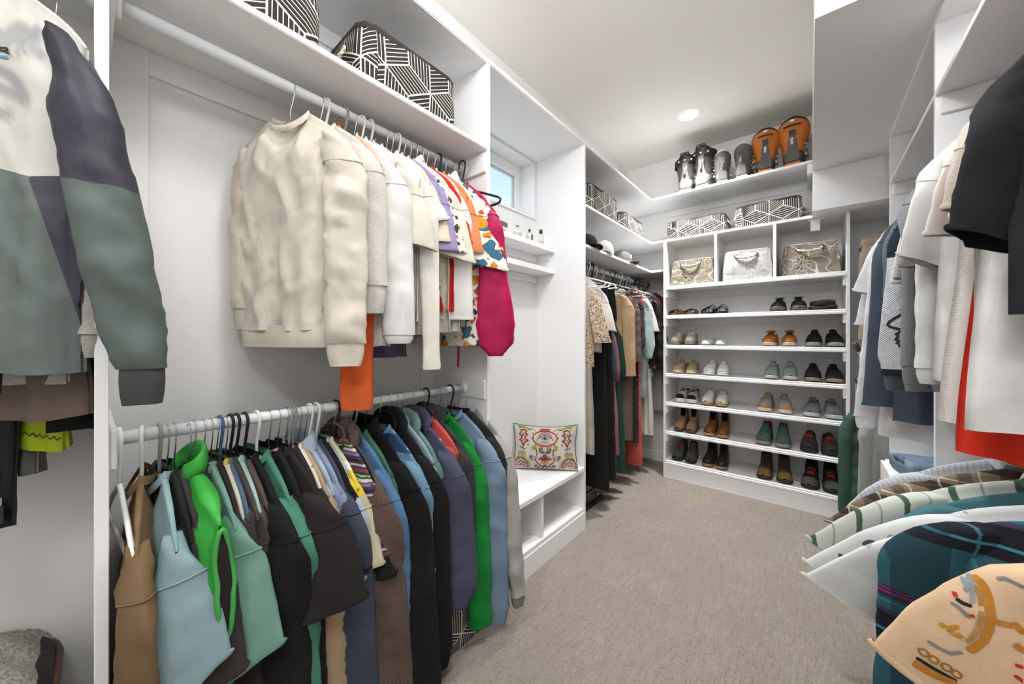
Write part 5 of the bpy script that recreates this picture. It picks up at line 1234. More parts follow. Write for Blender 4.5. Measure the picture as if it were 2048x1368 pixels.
# ------------------------------------------------------------------ ski boots on the top shelf
ZB = ZT + .023
def ski_boot(label, x, y, sc, shell, cuff, kind, rz, group):
    r = thing('ski_boot', label, 'ski boot', (x, y, ZB), radians(rz), group); r.scale = (sc * 1.32, sc, sc)
    SH, CU = plain(shell, .5, 0, 'boot_shell'), plain(cuff, .5, 0, 'boot_cuff')
    WT = plain('#d9d7d2', .4); DK = plain('#232323', .5)
    # heel towards the room (-y), toe at +y
    m = MB(); rings = []
    for y_, w, h in ((-.125, .036, .07), (-.11, .046, .10), (-.06, .050, .125), (0, .050, .125), (.05, .052, .10), (.10, .055, .085), (.14, .048, .075), (.17, .030, .06)):
        rings.append([(w * abs(cos(t)) ** .7 * (1 if cos(t) > 0 else -1), y_, .022 + h * (.5 + .5 * sin(t))) for t in [2 * pi * k / 18 for k in range(18)]])
    m.loft(rings); m.build('shell', SH, r, True)
    m = MB(); m.box(-.036, .036, -.13, -.05, 0, .03, .006); m.build('heel_sole', plain('#c9742a', .5) if kind == 'tour' else WT, r)
    m = MB(); m.box(-.038, .038, .04, .175, 0, .028, .006); m.build('toe_sole', WT if kind == 'tour' else DK, r)
    m = MB(); rings = []; wide = 1.25 if kind == 'tour' else 1.0
    top = .315 if kind == 'tour' else .30
    for z, w, d0, d1 in ((.09, .048, -.118, .04), (.13, .052, -.118, .035), (.18, .054, -.122, .025), (.23, .060, -.128, .02), (.28, .063, -.134, .02), (top, .060, -.136, .025)):
        q = smooth((z - .09) / .2); w *= lerp(1, wide, q); cy = (d0 + d1) / 2; hd_ = (d1 - d0) / 2
        rings.append([(w * cos(t), cy + hd_ * sin(t), z + (.035 * max(0, -sin(t)) ** 2 - .03 * max(0, sin(t))) * (1 if z > .27 else 0)) for t in [2 * pi * k / 24 for k in range(24)]])
    m.loft(rings, True, False); m.build('cuff', CU, r, True)
    m = MB(); m.loft([[(x_ * .93, y_ * .93 - .003, z_ + dz) for x_, y_, z_ in rings[-1]] for dz in (-.05, .005, .02)] + [[(x_ * .78, y_ * .80, z_ + .018) for x_, y_, z_ in rings[-1]], [(x_ * .75, y_ * .76, z_ - .08) for x_, y_, z_ in rings[-1]]], False, True)
    li = m.build('liner', WT if kind == 'small' else DK, r, True)
    # spine with walk lever at the back
    m = MB(); SP = plain('#4a4a48', .45) if kind == 'tour' else plain(shell, .6)
    m.loft([[(x_ * w, y_, z) for x_ in (-1, -.6, .6, 1)] for z, w, y_ in ((.035, .030, -.134), (.10, .030, -.134), (.14, .020, -.134), (.20, .015, -.140), (.265, .016, -.147))] + [[(x_ * w, y_ + .02, z) for x_ in (-1, -.6, .6, 1)] for z, w, y_ in ((.265, .014, -.147), (.10, .028, -.134))], closed=False); sp = m.build('spine', SP, r, True)
    m = MB(); m.box(-.006, .006, -.156, -.144, .15, .205, .002); m.build('walk_lever', CHROME, sp)
    if kind == 'tour':
        m = MB(); m.tube([(.042 * sin(a), -.146 - .004 * cos(a), .285 + .014 * cos(a)) for a in [-1.2 + 2.4 * k / 8 for k in range(9)]], .008, 8, flat=.6); m.build('grip_slot', DK, r, True)
        m = MB(); m.box(-.010, .010, -.155, -.147, .322, .340, .002); m.build('label_tab', WT, r)
        m = MB(); m.tube([(.07, -.06, .24), (.095, -.05, .22), (.10, -.05, .18), (.075, -.06, .16)], .0016, 5); m.build('buckle_wire', CHROME, r, True)
    elif kind == 'strap':
        m = MB(); m.loft([[(.075 * cos(t), -.058 + .088 * sin(t), z + .012 * -sin(t)) for t in [2 * pi * k / 22 for k in range(22)]] for z in (.255, .262, .298, .305)], False, False); ps = m.build('power_strap', DK, r, True)
        for a in (-2.1, -1.57, -1.04):
            m = MB(); c = (.077 * cos(a), -.058 + .09 * sin(a), .285); m.tube([c, (c[0] * 1.03, c[1] - .004, c[2])], .007, 10); m.build('rivet', WT, ps, True)
        m = MB(); m.tube([(-.028, -.142, .315), (-.022, -.150, .352), (.022, -.150, .352), (.028, -.142, .315)], .006, 6); m.build('pull_loop', DK, ps, True)
    for z, sg in ((.10, 1), (.15, 1), (.21, 1)):
        m = MB(); m.box(sg * .050, sg * .066, -.05, .02, z - .009, z + .009, .003); b_ = m.build('buckle', plain('#cfcfcc', .3, .6), r)
        m = MB(); m.tube([(sg * .06, -.05, z), (sg * .062, -.075, z + .012), (sg * .054, -.10, z + .006)], .003, 6); m.build('buckle_bail', CHROME, b_, True)
    return r
for (u, v0, v1, lab, sc, sh, cu, kd, rz) in (
    (1367, 0, 0, 'dark grey ski boot with strap, farthest left on the top shelf', .98, '#55504b', '#48443f', 'strap', 6),
    (1405, 0, 0, 'dark grey ski boot with strap, second on the top shelf', 1.06, '#55504b', '#48443f', 'strap', -4),
    (1440, 0, 0, 'small grey ski boot with white liner, left of its pair', .80, '#4d4b48', '#55524e', 'small', 10),
    (1487, 0, 0, 'small grey ski boot with white liner beside the orange boots', .84, '#4d4b48', '#55524e', 'small', -8),
    (1528, 0, 0, 'orange touring ski boot, left one of the orange pair', .96, '#3f3d3b', '#b8671c', 'tour', 4),
    (1587, 0, 0, 'orange touring ski boot nearest the white soffit', 1.02, '#3f3d3b', '#b8671c', 'tour', -3)):
    p = at(u, 350, Y=BYF + .03)
    ski_boot(lab, p.x, BYF + .16 * sc, sc, sh, cu, kd, rz, 'ski boots on the top shelf')
# ------------------------------------------------------------------ printing strokes onto surfaces
from mathutils.bvhtree import BVHTree
def rootmat(o): return Matrix.Translation(o.location) @ Matrix.Rotation(o.rotation_euler.z, 4, 'Z')
def to_px(p):
    dx, dy = p.x, p.y; f = -sin(YAW) * dx + cos(YAW) * dy; r = cos(YAW) * dx + sin(YAW) * dy
    if f < .01: return None
    return (1024 + FPX * r / f, HV - FPX * (p.z - CAMZ) / f)
def kids(root, names): return [c for c in root.children if c.name.split('.')[0] in names]
def bvh_of(root, objs):
    M_ = rootmat(root); V = []; F = []
    for ob in objs:
        o_ = len(V); V += [M_ @ v.co for v in ob.data.vertices]; F += [tuple(i + o_ for i in pl.vertices) for pl in ob.data.polygons]
    return BVHTree.FromPolygons(V, F)
def dense(pl, step=4.0):
    out = [pl[0]]
    for a, b in zip(pl, pl[1:]):
        n = max(1, int(math.hypot(b[0] - a[0], b[1] - a[1]) / step))
        out += [(lerp(a[0], b[0], k / n), lerp(a[1], b[1], k / n)) for k in range(1, n + 1)]
    return out
def ribbon(m, run, r):
    """flat printed strip lying on the cloth"""
    n = len(run); V = []; F = []
    for i, (p, nn) in enumerate(run):
        t = run[min(i + 1, n - 1)][0] - run[max(i - 1, 0)][0]; sd = t.cross(nn)
        sd = sd.normalized() if sd.length > 1e-9 else Vector((1, 0, 0)); e = .45 if i in (0, n - 1) and n > 4 else 1.0
        V += [p + sd * r * e, p + nn * .0003, p - sd * r * e]
    for i in range(n - 1):
        for k in (0, 1): F.append((3 * i + k, 3 * i + k + 1, 3 * i + k + 4, 3 * i + k + 3))
    m.add(V, F)
def decal(root, objs, strokes, r, mat, name, step=4.0, lift=.0014):
    """strokes traced on the photo are laid on the cloth surface itself, one part per stroke"""
    T_ = bvh_of(root, objs); M_ = rootmat(root); MI_ = M_.inverted(); R3 = MI_.to_3x3(); o_ = Vector((0, 0, CAMZ))
    for pl in strokes:
        runs = [[]]
        for u, v in dense(pl, step):
            d = (at(u, v, Y=1.0) - o_)
            if -sin(YAW) * d.x + cos(YAW) * d.y < 0: d = -d
            d = d.normalized(); hit = T_.ray_cast(o_, d)
            if hit[0] is None: runs.append([]); continue
            nn = hit[1]; nn = -nn if nn.dot(d) > 0 else nn; q = (MI_ @ (hit[0] + nn * lift), R3 @ nn)
            if runs[-1] and (q[0] - runs[-1][-1][0]).length > .04: runs.append([])
            runs[-1].append(q)
        for run in runs:
            if len(run) > 1:
                m = MB(); ribbon(m, run, r); m.build(name, mat, root, True, fixn=False)
def pill(cx, cy, rx, ry, n=14, a0=0.0, a1=2 * pi, rot=0.0):
    out = []
    for k in range(n + 1):
        a = a0 + (a1 - a0) * k / n; x, y = rx * cos(a), ry * sin(a); out.append((cx + x * cos(rot) - y * sin(rot), cy + x * sin(rot) + y * cos(rot)))
    return out

# emblem on the jersey sleeve
K = 140 / 737.0
emb = [[(1760 + x * K, 500 + y * K) for x, y in pl] for pl in (
    [(365, 460), (330, 470), (335, 500), (290, 510), (300, 545), (240, 568), (275, 595), (212, 630), (262, 640), (240, 668), (170, 710), (105, 750), (80, 785), (110, 812), (170, 826), (215, 836), (205, 868), (165, 885), (192, 905), (162, 945), (205, 957), (175, 985), (215, 992), (200, 1015), (245, 1018), (285, 1000), (318, 970)],
    [(262, 697), (292, 690)], [(240, 795), (275, 787), (306, 796)], [(308, 830), (312, 930)])]
decal(JERSEY, kids(JERSEY, ('sleeve', 'body')), emb, .0052, plain('#1f2126', .7), 'emblem')

# sleeve buttons of the suit jacket
_T = bvh_of(SUIT, kids(SUIT, ('sleeve', 'body'))); _o = Vector((0, 0, CAMZ)); _I = rootmat(SUIT).inverted()
for u, v in ((1745, 853), (1748, 843), (1751, 833), (1754, 825)):
    d = (at(u, v, Y=1.0) - _o).normalized(); h = _T.ray_cast(_o, d)
    if h[0] is not None:
        m = MB(); a = _I @ (h[0] + d * .002); b = _I @ (h[0] - d * .005); m.tube([a, b], .009, 14); m.build('button', plain('#22242a', .35), SUIT, True)

# colour blocking and blurred grey marks of the jacket
def jacket_paint():
    b = kids(JK, ('body',))[0]; M_ = rootmat(JK); me = b.data
    blurs = [([(-20, 70), (10, 80), (38, 62), (60, 78)], 22), ([(40, 88), (72, 58)], 11), ([(58, 74), (80, 112)], 11), ([(80, 112), (62, 104), (44, 106), (20, 112)], 8),
           ([(-10, 138), (18, 148), (38, 172), (52, 202)], 12), ([(52, 202), (30, 190), (0, 176)], 9), ([(-10, 225), (14, 228)], 14)]
    grey_blur = []; low = []; nav = []
    for v in me.vertices:
        p = to_px(M_ @ v.co)
        if p is None: p = (-400.0, HV - (v.co.z + .73) * 800)
        u, w = p; s_ = 0.0
        for pl, rad in blurs:
            for a, c in zip(pl, pl[1:]):
                dx, dy = c[0] - a[0], c[1] - a[1]; t = max(0, min(1, ((u - a[0]) * dx + (w - a[1]) * dy) / (dx * dx + dy * dy)))
                d = math.hypot(u - a[0] - t * dx, w - a[1] - t * dy); s_ = max(s_, smooth((rad * 1.35 - d) / (rad * .8)))
        grey_blur.append(s_ if v.co.y < .005 else 0.0)
        lim = 352 - max(0, 55 - u) * .28 if u > -60 else 320
        low.append((w - lim) / 100.0)
        nav.append(min((w - lim) / 100.0, (u - (55 + (w - 352) * .36)) / 100.0))
    for nm, dat in (('grey_blur', grey_blur), ('low', low), ('navy', nav)):
        a = me.attributes.new(nm, 'FLOAT', 'POINT'); a.data.foreach_set('value', dat)
    t = NT('colour_block_cloth')
    def at_(n): 
        a = t.t.nodes.new('ShaderNodeAttribute'); a.attribute_name = n; return a.outputs['Fac']
    c = t.mix(t.math('MULTIPLY', at_('grey_blur'), .8), srgb('#bfbbb3'), srgb('#868889'))
    c = t.mix(t.math('GREATER_THAN', at_('low'), 0), c, srgb('#5f6863'))
    c = t.mix(t.math('GREATER_THAN', at_('navy'), 0), c, srgb('#3b3a45'))
    t.bump(t.noise(t.coord((14, 14, 6)), 1, 3), .35, .02)
    me.materials.clear(); me.materials.append(t.set(c, .55, 0, 0, .3))
    decal(JK, [b], [[(-14, 96), (-6, 107)], [(-2, 107), (2, 96), (14, 97), (17, 101), (12, 103), (2, 102)], [(8, 103), (20, 108)]], .0018, plain('#1a1a1c', .6), 'lettering', step=2)
    decal(JK, [b], [[(-16, 113), (2, 114), (18, 116)]], .0028, plain('#4f86a3', .6), 'underline', step=2)
jacket_paint()

# zigzag stitching on the neon jacket and print on the peach shirt
decal(RJ, kids(RJ, ('body',)), [[(-4 + 7 * k, 858 + k * 1.1 + (4 if k % 2 else -4)) for k in range(19)]], .0011, plain('#2a2c14', .7), 'zigzag_stitch', step=3)
PK = [k_ for k_ in kids(PE, ('body', 'sleeve', 'placket'))]
zp_ = lambda *pts: [(1800 + x / 4.75, 1080 + y / 4.75) for x, y in pts]
def pr(name, col, r_, *strokes): decal(PE, PK, list(strokes), r_, fabric(col), name, step=3)
pr('orange_wreath', '#c98535', .0055, zp_((690, 340), (760, 390), (805, 450), (840, 560), (860, 720), (840, 850), (790, 950), (710, 1020), (640, 1050)))
pr('tan_arc', '#b98d55', .0030, zp_((715, 430), (765, 540), (772, 700), (740, 840), (690, 910), (630, 970)))
pr('orange_strap', '#c98535', .0045, zp_((870, 760), (940, 782), (1070, 812)), zp_((1070, 775), (1178, 890)), zp_((1090, 980), (1178, 1060)))
pr('grey_rope', '#8f8d88', .0028, zp_((920, 370), (1000, 365), (1080, 400), (1178, 450)), zp_((480, 590), (560, 635), (660, 735)), zp_((260, 955), (400, 1040), (480, 1075), (590, 1062)))
pr('black_band', '#26262a', .0030, zp_((530, 555), (600, 600), (685, 628)), zp_((150, 1112), (330, 1222), (540, 1338)))
pr('orange_hem_band', '#c9822f', .0070, zp_((120, 1160), (300, 1262), (540, 1372)))
pr('chain_link', '#a8763a', .0018, *[[(1800 + a / 4.75, 1080 + b / 4.75) for a, b in pill(cx, cy, 52, 28, 16, rot=.55)] for cx, cy in ((225, 1065), (320, 1132), (440, 1205), (535, 1270))])
pr('lettering', '#cf9338', .0020, [(1800 + a / 4.75, 1080 + b / 4.75) for a, b in pill(405, 805, 20, 15, 12, rot=.4)], zp_((425, 812), (470, 825), (550, 808), (545, 830), (450, 858), (470, 850), (500, 862), (490, 890), (520, 890)), [(1800 + a / 4.75, 1080 + b / 4.75) for a, b in pill(555, 905, 20, 14, 12, rot=.4)], zp_((575, 910), (605, 915)), zp_((380, 790), (392, 812)))
pr('red_accent', '#c8402f', .0030, zp_((515, 490), (530, 540)), zp_((672, 700), (692, 732)), zp_((1085, 1180), (1170, 1205)), zp_((1085, 1275), (1178, 1350)))
pr('blue_grey_leaf', '#9aa0a3', .0030, zp_((660, 320), (640, 420), (625, 490)), zp_((680, 330), (690, 450), (685, 600)), zp_((590, 350), (620, 430)))

# ------------------------------------------------------------------ embroidered pillow
def pillow():
    r = thing('pillow', 'embroidered cream pillow with red and green motifs on the bench', 'pillow', (-1.335, 1.925, .424), radians(34))
    W2, H2 = .215, .148; n = 30; tilt = radians(-14)
    def P(a, b, s):
        k = 1 - .10 * (1 - abs(a) ** 1.6) * abs(b) ** 2; k2 = 1 - .13 * (1 - abs(b) ** 1.6) * abs(a) ** 2 * .6
        x = a * W2 * k2; z = b * H2 * (1 - .14 * (1 - a * a) * (abs(b) ** 3 if b > 0 else abs(b) ** 3 * .5))
        t = .062 * (max(0, (1 - a * a)) ** .55) * (max(0, (1 - b * b)) ** .55) + .004 * nz((x, 0, z), 16, 3)
        y = -s * t
        zz = z + H2 - .004; return (x, y * cos(tilt) - zz * sin(tilt) * 1.0, max(0.001, zz * cos(tilt) + y * sin(tilt)))
    m = MB()
    for s in (1, -1):
        V = [P(2 * i / n - 1, 2 * j / n - 1, s) for j in range(n + 1) for i in range(n + 1)]
        m.add(V, [tuple((j * (n + 1) + i, j * (n + 1) + i + 1, (j + 1) * (n + 1) + i + 1, (j + 1) * (n + 1) + i)[::s]) for j in range(n) for i in range(n)])
    cov = m.build('cover', fabric('#d8d2c6'), r, True, fixn=False)
    m = MB(); edge = [P(2 * k / 20 - 1, -1, 1) for k in range(20)] + [P(1, 2 * k / 14 - 1, 1) for k in range(14)] + [P(1 - 2 * k / 20, 1, 1) for k in range(20)] + [P(-1, 1 - 2 * k / 14, 1) for k in range(14)]
    m.tube(edge, .0035, 6, closed=True); m.build('piping', plain('#3c5a58', .8), r, True)
    def emb(strokes, rad, col, name):
        for pl in strokes:
            m = MB(); d_ = dense(pl, .06); m.tube([Vector(P(max(-.98, min(.98, a)), max(-.97, min(.97, b)), 1)) + Vector((0, -.0015, 0)) for a, b in d_], rad, 5)
            m.build(name, plain(col, .85), cov, True)
    N_ = lambda x, y: ((x - 835) / 660, (745 - y) / 500)
    mir = lambda S: S + [[(-a, b) for a, b in s] for s in S]
    L_ = lambda *pts: [N_(x, y) for x, y in pts]
    RED, CRI, GRN_, OLV, TEAL, ORA, PNK, NVY = '#a83a2c', '#8c2f35', '#7d8f3a', '#a3ad4e', '#2f5f5c', '#c9683a', '#c9787c', '#3a4a5c'
    emb([[( .37 * sin(t), .40 + .33 * cos(t)) for t in [2 * pi * k / 26 for k in range(27)]]], .0042, RED, 'red_wreath')
    emb([[(-.16, .78), (-.05, .84), (0, .80), (.05, .84), (.16, .78)]], .006, '#b8402e', 'red_bow')
    emb([[(.20 * sin(t), .36 + .28 * cos(t)) for t in [-1.5 + 3.0 * k / 12 for k in range(13)]], [(.13 * sin(t), .36 + .18 * cos(t)) for t in [-1.4 + 2.8 * k / 10 for k in range(11)]]], .0028, CRI, 'crimson_arch')
    emb(mir([L_((670, 600), (690, 550), (740, 530), (790, 570), (835, 585)), L_((770, 610), (835, 650))]), .0032, '#8f8a72', 'taupe_wing')
    emb([[(-.04, .40), (0, .47), (.04, .40), (0, .34), (-.04, .40)], [(-.02, .40), (.02, .41)]], .005, TEAL, 'teal_diamond')
    emb(mir([L_((700, 690), (750, 690), (775, 740), (780, 800))]), .008, '#c0606a', 'pink_scroll')
    emb(mir([L_((725, 760), (735, 830), (780, 860), (820, 830))]), .0065, TEAL, 'teal_scroll')
    emb(mir([L_((670, 660), (640, 700)), L_((660, 780), (680, 860), (665, 920)), L_((630, 980), (670, 1060), (760, 1150)), L_((690, 1200), (760, 1150))]), .004, RED, 'red_stem')
    emb(mir([L_((580, 740), (620, 705), (660, 740), (635, 790), (595, 780), (580, 740)), L_((600, 745), (640, 745))]), .006, OLV, 'green_leaf')
    emb(mir([L_((620, 930), (660, 960), (690, 930)), L_((630, 960), (670, 985))]), .003, '#6f9a7c', 'mint_leaf')
    emb(mir([L_((530, 930), (585, 935), (580, 985), (535, 980), (530, 930))]), .0035, NVY, 'navy_square')
    emb(mir([L_((835, 890), (800, 930), (835, 960)), L_((750, 940), (790, 985), (835, 975)), L_((700, 985), (760, 1000), (835, 1020))]), .0052, CRI, 'crimson_lotus')
    emb(mir([L_((770, 1050), (800, 1085), (835, 1060)), L_((560, 1030), (620, 1010)), L_((600, 430), (570, 440)), L_((610, 540), (560, 545)), L_((650, 370), (625, 360))]), .004, ORA, 'orange_petal')
    emb(mir([L_((790, 1190), (835, 1130))]), .007, '#57433a', 'brown_base'); emb(mir([L_((630, 1150), (680, 1140), (650, 1180))]), .005, NVY, 'navy_leaf')
    # side columns
    emb(mir([L_((400, 360), (330, 380), (330, 430), (290, 470), (345, 490), (345, 560), (290, 600), (340, 620), (380, 720)), L_((400, 360), (460, 390), (425, 450), (490, 480), (420, 520), (430, 570), (490, 610), (420, 640), (380, 720))]), .0052, '#9c3038', 'crimson_column')
    emb(mir([L_((378, 440), (365, 480), (378, 520), (392, 480), (378, 440)), L_((370, 590), (390, 600)), L_((470, 690), (510, 690))]), .005, '#8a9440', 'olive_bud')
    emb(mir([L_((300, 730), (350, 780), (370, 740), (390, 800), (440, 770))]), .0026, NVY, 'blue_sprig')
    emb(mir([L_((350, 900), (330, 840), (285, 860), (290, 910)), L_((350, 900), (380, 840), (430, 860), (420, 920)), L_((350, 900), (420, 980), (510, 1060), (540, 1180)), L_((300, 940), (230, 990), (215, 1060))]), .0048, '#8f9a3c', 'green_vine')
    emb(mir([L_((205, 1170), (205, 1070), (260, 1000), (340, 970), (420, 1010), (470, 1080), (500, 1190))]), .0048, '#b0404a', 'rose_arch')
    emb(mir([L_((265, 1090), (330, 1045), (400, 1070), (440, 1120)), ]), .003, TEAL, 'teal_arch')
    emb(mir([L_((220, 1170), (270, 1120), (330, 1150), (380, 1110), (430, 1160), (490, 1190)), L_((310, 1140), (350, 1105), (380, 1140))]), .0034, '#c05a64', 'rose_wave')
    emb(mir([L_((260, 180), (320, 190), (300, 240), (270, 250)), L_((290, 260), (350, 280), (400, 310)), L_((360, 220), (430, 260)), L_((420, 300), (520, 330), (600, 320)), L_((460, 310), (500, 350), (560, 340)), L_((300, 300), (330, 330))]), .0058, '#9aa040', 'lime_leaves')
pillow()

# ------------------------------------------------------------------ perfume shelf
GLS = glass_mat('#f4f6f6', .02); PZ = 1.9315
r = thing('perfume_box', 'small white and brown perfume box on the floating shelf', 'box', (-1.445, 1.615, PZ), radians(8))
m = MB(); m.box(-.026, .026, -.032, .032, 0, .034, .002); m.build('box_base', plain('#dedcd8', .5), r)
m = MB(); m.box(-.0275, .0275, -.0335, .0335, .034, .064, .002); m.build('box_lid', plain('#6f5953', .5), r)
text_part('lettering', 'BEVERLY', .009, plain('#7a716a', .6), r, (.0265, 0, .014), (pi / 2, 0, pi / 2), .0003)
def bottle(label, y, prof_, liq, capc, capz, capr, caph, lab=None, sq=1.0, x=-1.44):
    r = thing('perfume_bottle', label, 'perfume bottle', (x, y, PZ), radians(12)); m = MB()
    m.lathe(prof_, 20); m.v = [(vx, vy * sq, vz) for vx, vy, vz in m.v]; m.build('glass', GLS, r, True)
    m = MB(); m.lathe([(.0005, .005), (prof_[1][0] * .82, .006), (prof_[1][0] * .82, liq), (.0005, liq + .0005)], 18); m.v = [(vx, vy * sq, vz) for vx, vy, vz in m.v]; m.build('perfume', glass_mat('#efe9dc'), r, True)
    m = MB(); m.lathe([(capr * .92, capz), (capr, capz + .002), (capr, capz + caph - .002), (capr * .9, capz + caph)], 18); m.build('cap', plain(capc, .3), r, True)
    if lab:
        m = MB(); rr = prof_[1][0] + .0006; a_ = [-.55 + 1.1 * k / 8 for k in range(9)]
        m.loft([[(rr * cos(q), rr * sin(q) * sq, z) for q in a_] for z in lab[:2]], closed=False); m.build('bottle_label', plain(lab[2], .5), r)
bottle('squat clear perfume bottle with open neck beside the box', 1.768, [(.024, 0), (.029, .004), (.029, .042), (.024, .05), (.009, .055), (.009, .075), (.012, .078)], .03, '#c9c9c6', .078, .011, .010)
bottle('slim perfume bottle with black label and small cap', 1.895, [(.020, 0), (.022, .004), (.022, .052), (.014, .062), (.007, .066), (.007, .072)], .035, '#1c1c1c', .070, .008, .016, (.010, .048, '#26262a'))
bottle('tall clear perfume bottle with black cylindrical cap', 2.025, [(.020, 0), (.021, .004), (.021, .075), (.017, .080), (.010, .082), (.010, .086)], .03, '#2a2b2c', .084, .0125, .028)

# ------------------------------------------------------------------ caps on the corner shelf
def cap_hat(label, x, y, z, crown, brim, rz, patch=None, sc=1.0):
    r = thing('baseball_cap', label, 'cap', (x, y, z), radians(rz), 'caps on the corner shelf'); r.scale = (sc,) * 3
    m = MB(); m.lathe([(.088, .004), (.090, .03), (.086, .065), (.070, .095), (.040, .112), (.002, .118)], 28, cap=False); cr = m.build('crown', crown, r, True)
    m = MB(); m.lathe([(.006, .117), (.006, .121), (.001, .123)], 10); m.build('top_button', crown, cr, True)
    rings = []
    for q in range(6):
        t = q / 5; rings.append([(sin(a) * (.080 + .006 * t), -.045 - cos(a) * .04 - t * .075 * cos(a) ** .6, .008 + .012 * cos(a * 1.2) - .010 * t) for a in [-1.45 + 2.9 * k / 14 for k in range(15)]])
    m = MB(); m.loft(rings + [[(a, b, c - .003) for a, b, c in rr_] for rr_ in rings[::-1]], closed=False); m.build('brim', brim, r, True)
    if patch:
        m = MB(); m.tube([(0, -.083, .05), (0, -.090, .049)], .026, 20); m.build('patch', patch, cr, True)
cap_hat('black cap beside the alcove panel on the corner shelf', -1.26, 2.33, 1.928, fabric('#1f1f20'), fabric('#19191a'), 60)
cap_hat('white trucker cap with black brim and tan patch', -1.27, 2.60, 1.928, fabric('#d5d3cf'), fabric('#1d1d1e'), 20, plain('#a8845a', .7), 1.12)
cap_hat('taupe grey cap farthest along the corner shelf', -1.27, 2.98, 1.928, fabric('#86807a'), fabric('#7a746e'), 100, plain('#cfcbc4', .7))

# ------------------------------------------------------------------ floor items
r = thing('jewelry_chest', 'small black chest with chrome knobs under the black trousers', 'chest', (0, 0, 0))
BLK = plain('#121213', .3, 0, 'black_lacquer')
m = MB(); m.box(-1.52, -1.285, 2.175, 2.64, .02, .25, .003); m.build('carcass', BLK, r)
m = MB(); m.box(-1.53, -1.27, 2.165, 2.655, 0, .03, .004); m.build('plinth', BLK, r)
for i in range(2):
    d = part('drawer', BLK, r, -1.285, -1.277, 2.185, 2.63, .04 + .10 * i, .13 + .10 * i)
    for yy in (2.29, 2.53):
        m = MB(); m.lathe([(.004, 0), (.004, .010), (.010, .014), (.010, .020), (.004, .024)], 12); m.v = [(-1.277 + z, yy + y_, .085 + .10 * i + x_) for x_, y_, z in m.v]; m.build('knob', CHROME, d, True)
r = thing('laundry_hamper', 'black hamper with brown trim at the lower left corner', 'hamper', (-1.40, -.32, 0))
m = MB(); rg = lambda s, z: [(.17 * s * abs(cos(t)) ** .4 * (1 if cos(t) > 0 else -1), .27 * s * abs(sin(t)) ** .4 * (1 if sin(t) > 0 else -1), z) for t in [2 * pi * k / 36 for k in range(36)]]
m.loft([rg(.9, 0), rg(.96, .1), rg(1, .3), rg(1, .49), rg(.96, .52)], True, True); hb = m.build('body', fabric('#1a191a', 'nylon'), r, True)
m = MB(); m.tube(rg(1.0, .497), .007, 8, closed=True); m.build('trim_cord', LTH('#4a2f22'), hb, True)
# fleece throw
r = thing('fleece_throw', 'cream fleece throw heaped on the black hamper', 'blanket', (-1.38, -.32, .525))
nb = 40; V = []
for j in range(nb + 1):
    for i in range(nb + 1):
        a, b = 2 * i / nb - 1, 2 * j / nb - 1
        x, y = a * .205, b * .285 - .01
        ed = max(abs(a) ** 6, abs(b) ** 6 * (1 if b > 0 else .3)); z = .045 + .028 * nz((x, y, 0), 7, 2) + .02 * nz((x, y, 1), 15, 4) + .03 * (1 - a * a) * (1 - b * b)
        z = z * (1 - ed) - .075 * ed
        if a > .8: z -= .03 * (a - .8) * 5 * (1 + .6 * sin(b * 7))
        V.append((x, y, z + .004 * nz((x, y, 2), 90, 1)))
F = [(j * (nb + 1) + i, j * (nb + 1) + i + 1, (j + 1) * (nb + 1) + i + 1, (j + 1) * (nb + 1) + i) for j in range(nb) for i in range(nb)]
o = raw('throw', V, F, fabric('#b9b3a7', 'fleece'), r); sm = o.modifiers.new('thick', 'SOLIDIFY'); sm.thickness = .012
# folded jeans on the floor below the tan overshirt
for k in range(5):
    r = thing('folded_jeans', ['bottom', 'second lowest', 'middle', 'second highest', 'top'][k] + ' pair in the stack of dark folded jeans by the post', 'jeans', (-1.42, .18, .098 * k + .001), radians(RND.uniform(-5, 5)), 'stack of folded jeans')
    m = MB(); sec = lambda x: [(x, .125 * abs(cos(t)) ** .5 * (1 if cos(t) > 0 else -1), .047 + .046 * abs(sin(t)) ** .6 * (1 if sin(t) > 0 else -1) + .003 * nz((x, cos(t), k), 12, 3)) for t in [2 * pi * q / 24 for q in range(24)]]
    m.loft([sec(x) for x in (-.115, -.11, -.06, 0, .06, .11, .115)]); fj = m.build('denim', fabric('#39404f', 'denim'), r, True)
    m = MB(); m.box(.110, .118, -.11, .11, .040, .056, .003); m.build('seam', fabric('#6d6a62'), fj)
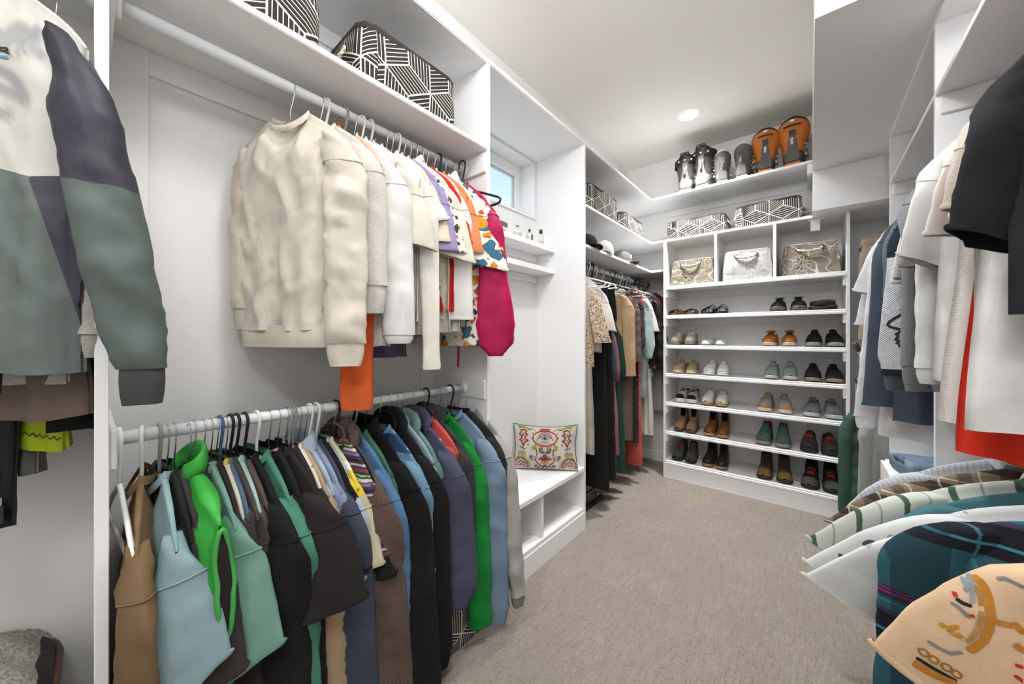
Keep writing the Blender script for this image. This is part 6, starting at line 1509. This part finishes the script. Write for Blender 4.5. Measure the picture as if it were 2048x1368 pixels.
# folding steel stand beside the shoe cabinet
r = thing('folding_stand', 'folding steel stand with grey grip beside the shoe cabinet', 'stand', (.262, 3.36, 0))
STL = plain('#cfcfcd', .3, .55, 'white_steel')
m = MB(); m.tube([(.02, 0, 1.04), (.02, 0, 1.10), (.012, 0, 1.16), (-.006, 0, 1.20)], .0145, 14); hn = m.build('handle_tube', STL, r, True)
m = MB(); m.tube([(-.006, 0, 1.20), (-.028, 0, 1.245), (-.038, 0, 1.262)], .0165, 14); m.build('grip', plain('#55524e', .6), hn, True)
m = MB(); m.prism([(-.03, .985), (-.032, 1.01), (.0, 1.06), (.04, 1.07), (.045, 1.0), (.02, .965), (-.01, .97)], 1, -.02, .02); m.build('joint_bracket', plain('#4d4c4a', .4, .3), r)
for xx, zz in ((-.018, 1.012), (.022, 1.042)):
    m = MB(); m.tube([(xx, -.02, zz), (xx, -.026, zz)], .006, 10); m.build('rivet', CHROME, r, True)
m = MB(); m.box(-.028, .008, -.012, .012, .0, .985, .003); lg = m.build('flat_leg', STL, r)
m = MB(); m.box(.018, .042, -.010, .010, .0, .975, .003); m.build('flat_leg', STL, r)
text_part('lettering', 'DESERT  ATHER', .018, plain('#5a5a58', .6), lg, (-.010, -.0128, .86), (pi / 2, pi / 2, 0), .0004)
# folded clothes on the drawer chest
r = thing('felt_hat', 'tan brown felt hat lying on the drawer chest', 'hat', (.47, 2.40, .602)); 
m = MB(); m.lathe([(.15, .002), (.155, .008), (.10, .014), (.088, .02), (.085, .07), (.072, .105), (.03, .110), (.001, .098)], 32, cap=False); m.build('crown_and_brim', fabric('#a8875c'), r, True)
m = MB(); m.lathe([(.0885, .022), (.0895, .024), (.0875, .044), (.0865, .045)], 32, cap=False); m.build('hat_band', fabric('#5a4632'), r, True)
r = thing('folded_shirt', 'folded light denim shirt on the drawer chest behind the hat', 'shirt', (.47, 2.70, .602), radians(12))
m = MB(); sec = lambda x: [(x, .11 * abs(cos(t)) ** .5 * (1 if cos(t) > 0 else -1), .042 + .04 * abs(sin(t)) ** .6 * (1 if sin(t) > 0 else -1) + .008 * nz((x, cos(t), 0), 9, 5)) for t in [2 * pi * q / 20 for q in range(20)]]
m.loft([sec(x) for x in (-.125, -.11, -.05, .02, .09, .12)]); m.build('denim', fabric('#8296ab', 'denim'), r, True)
m = MB(); m.tube([(-.12, -.05, .07), (-.125, 0, .085), (-.12, .05, .07)], .012, 8); m.build('collar', fabric('#76899d', 'denim'), r, True)
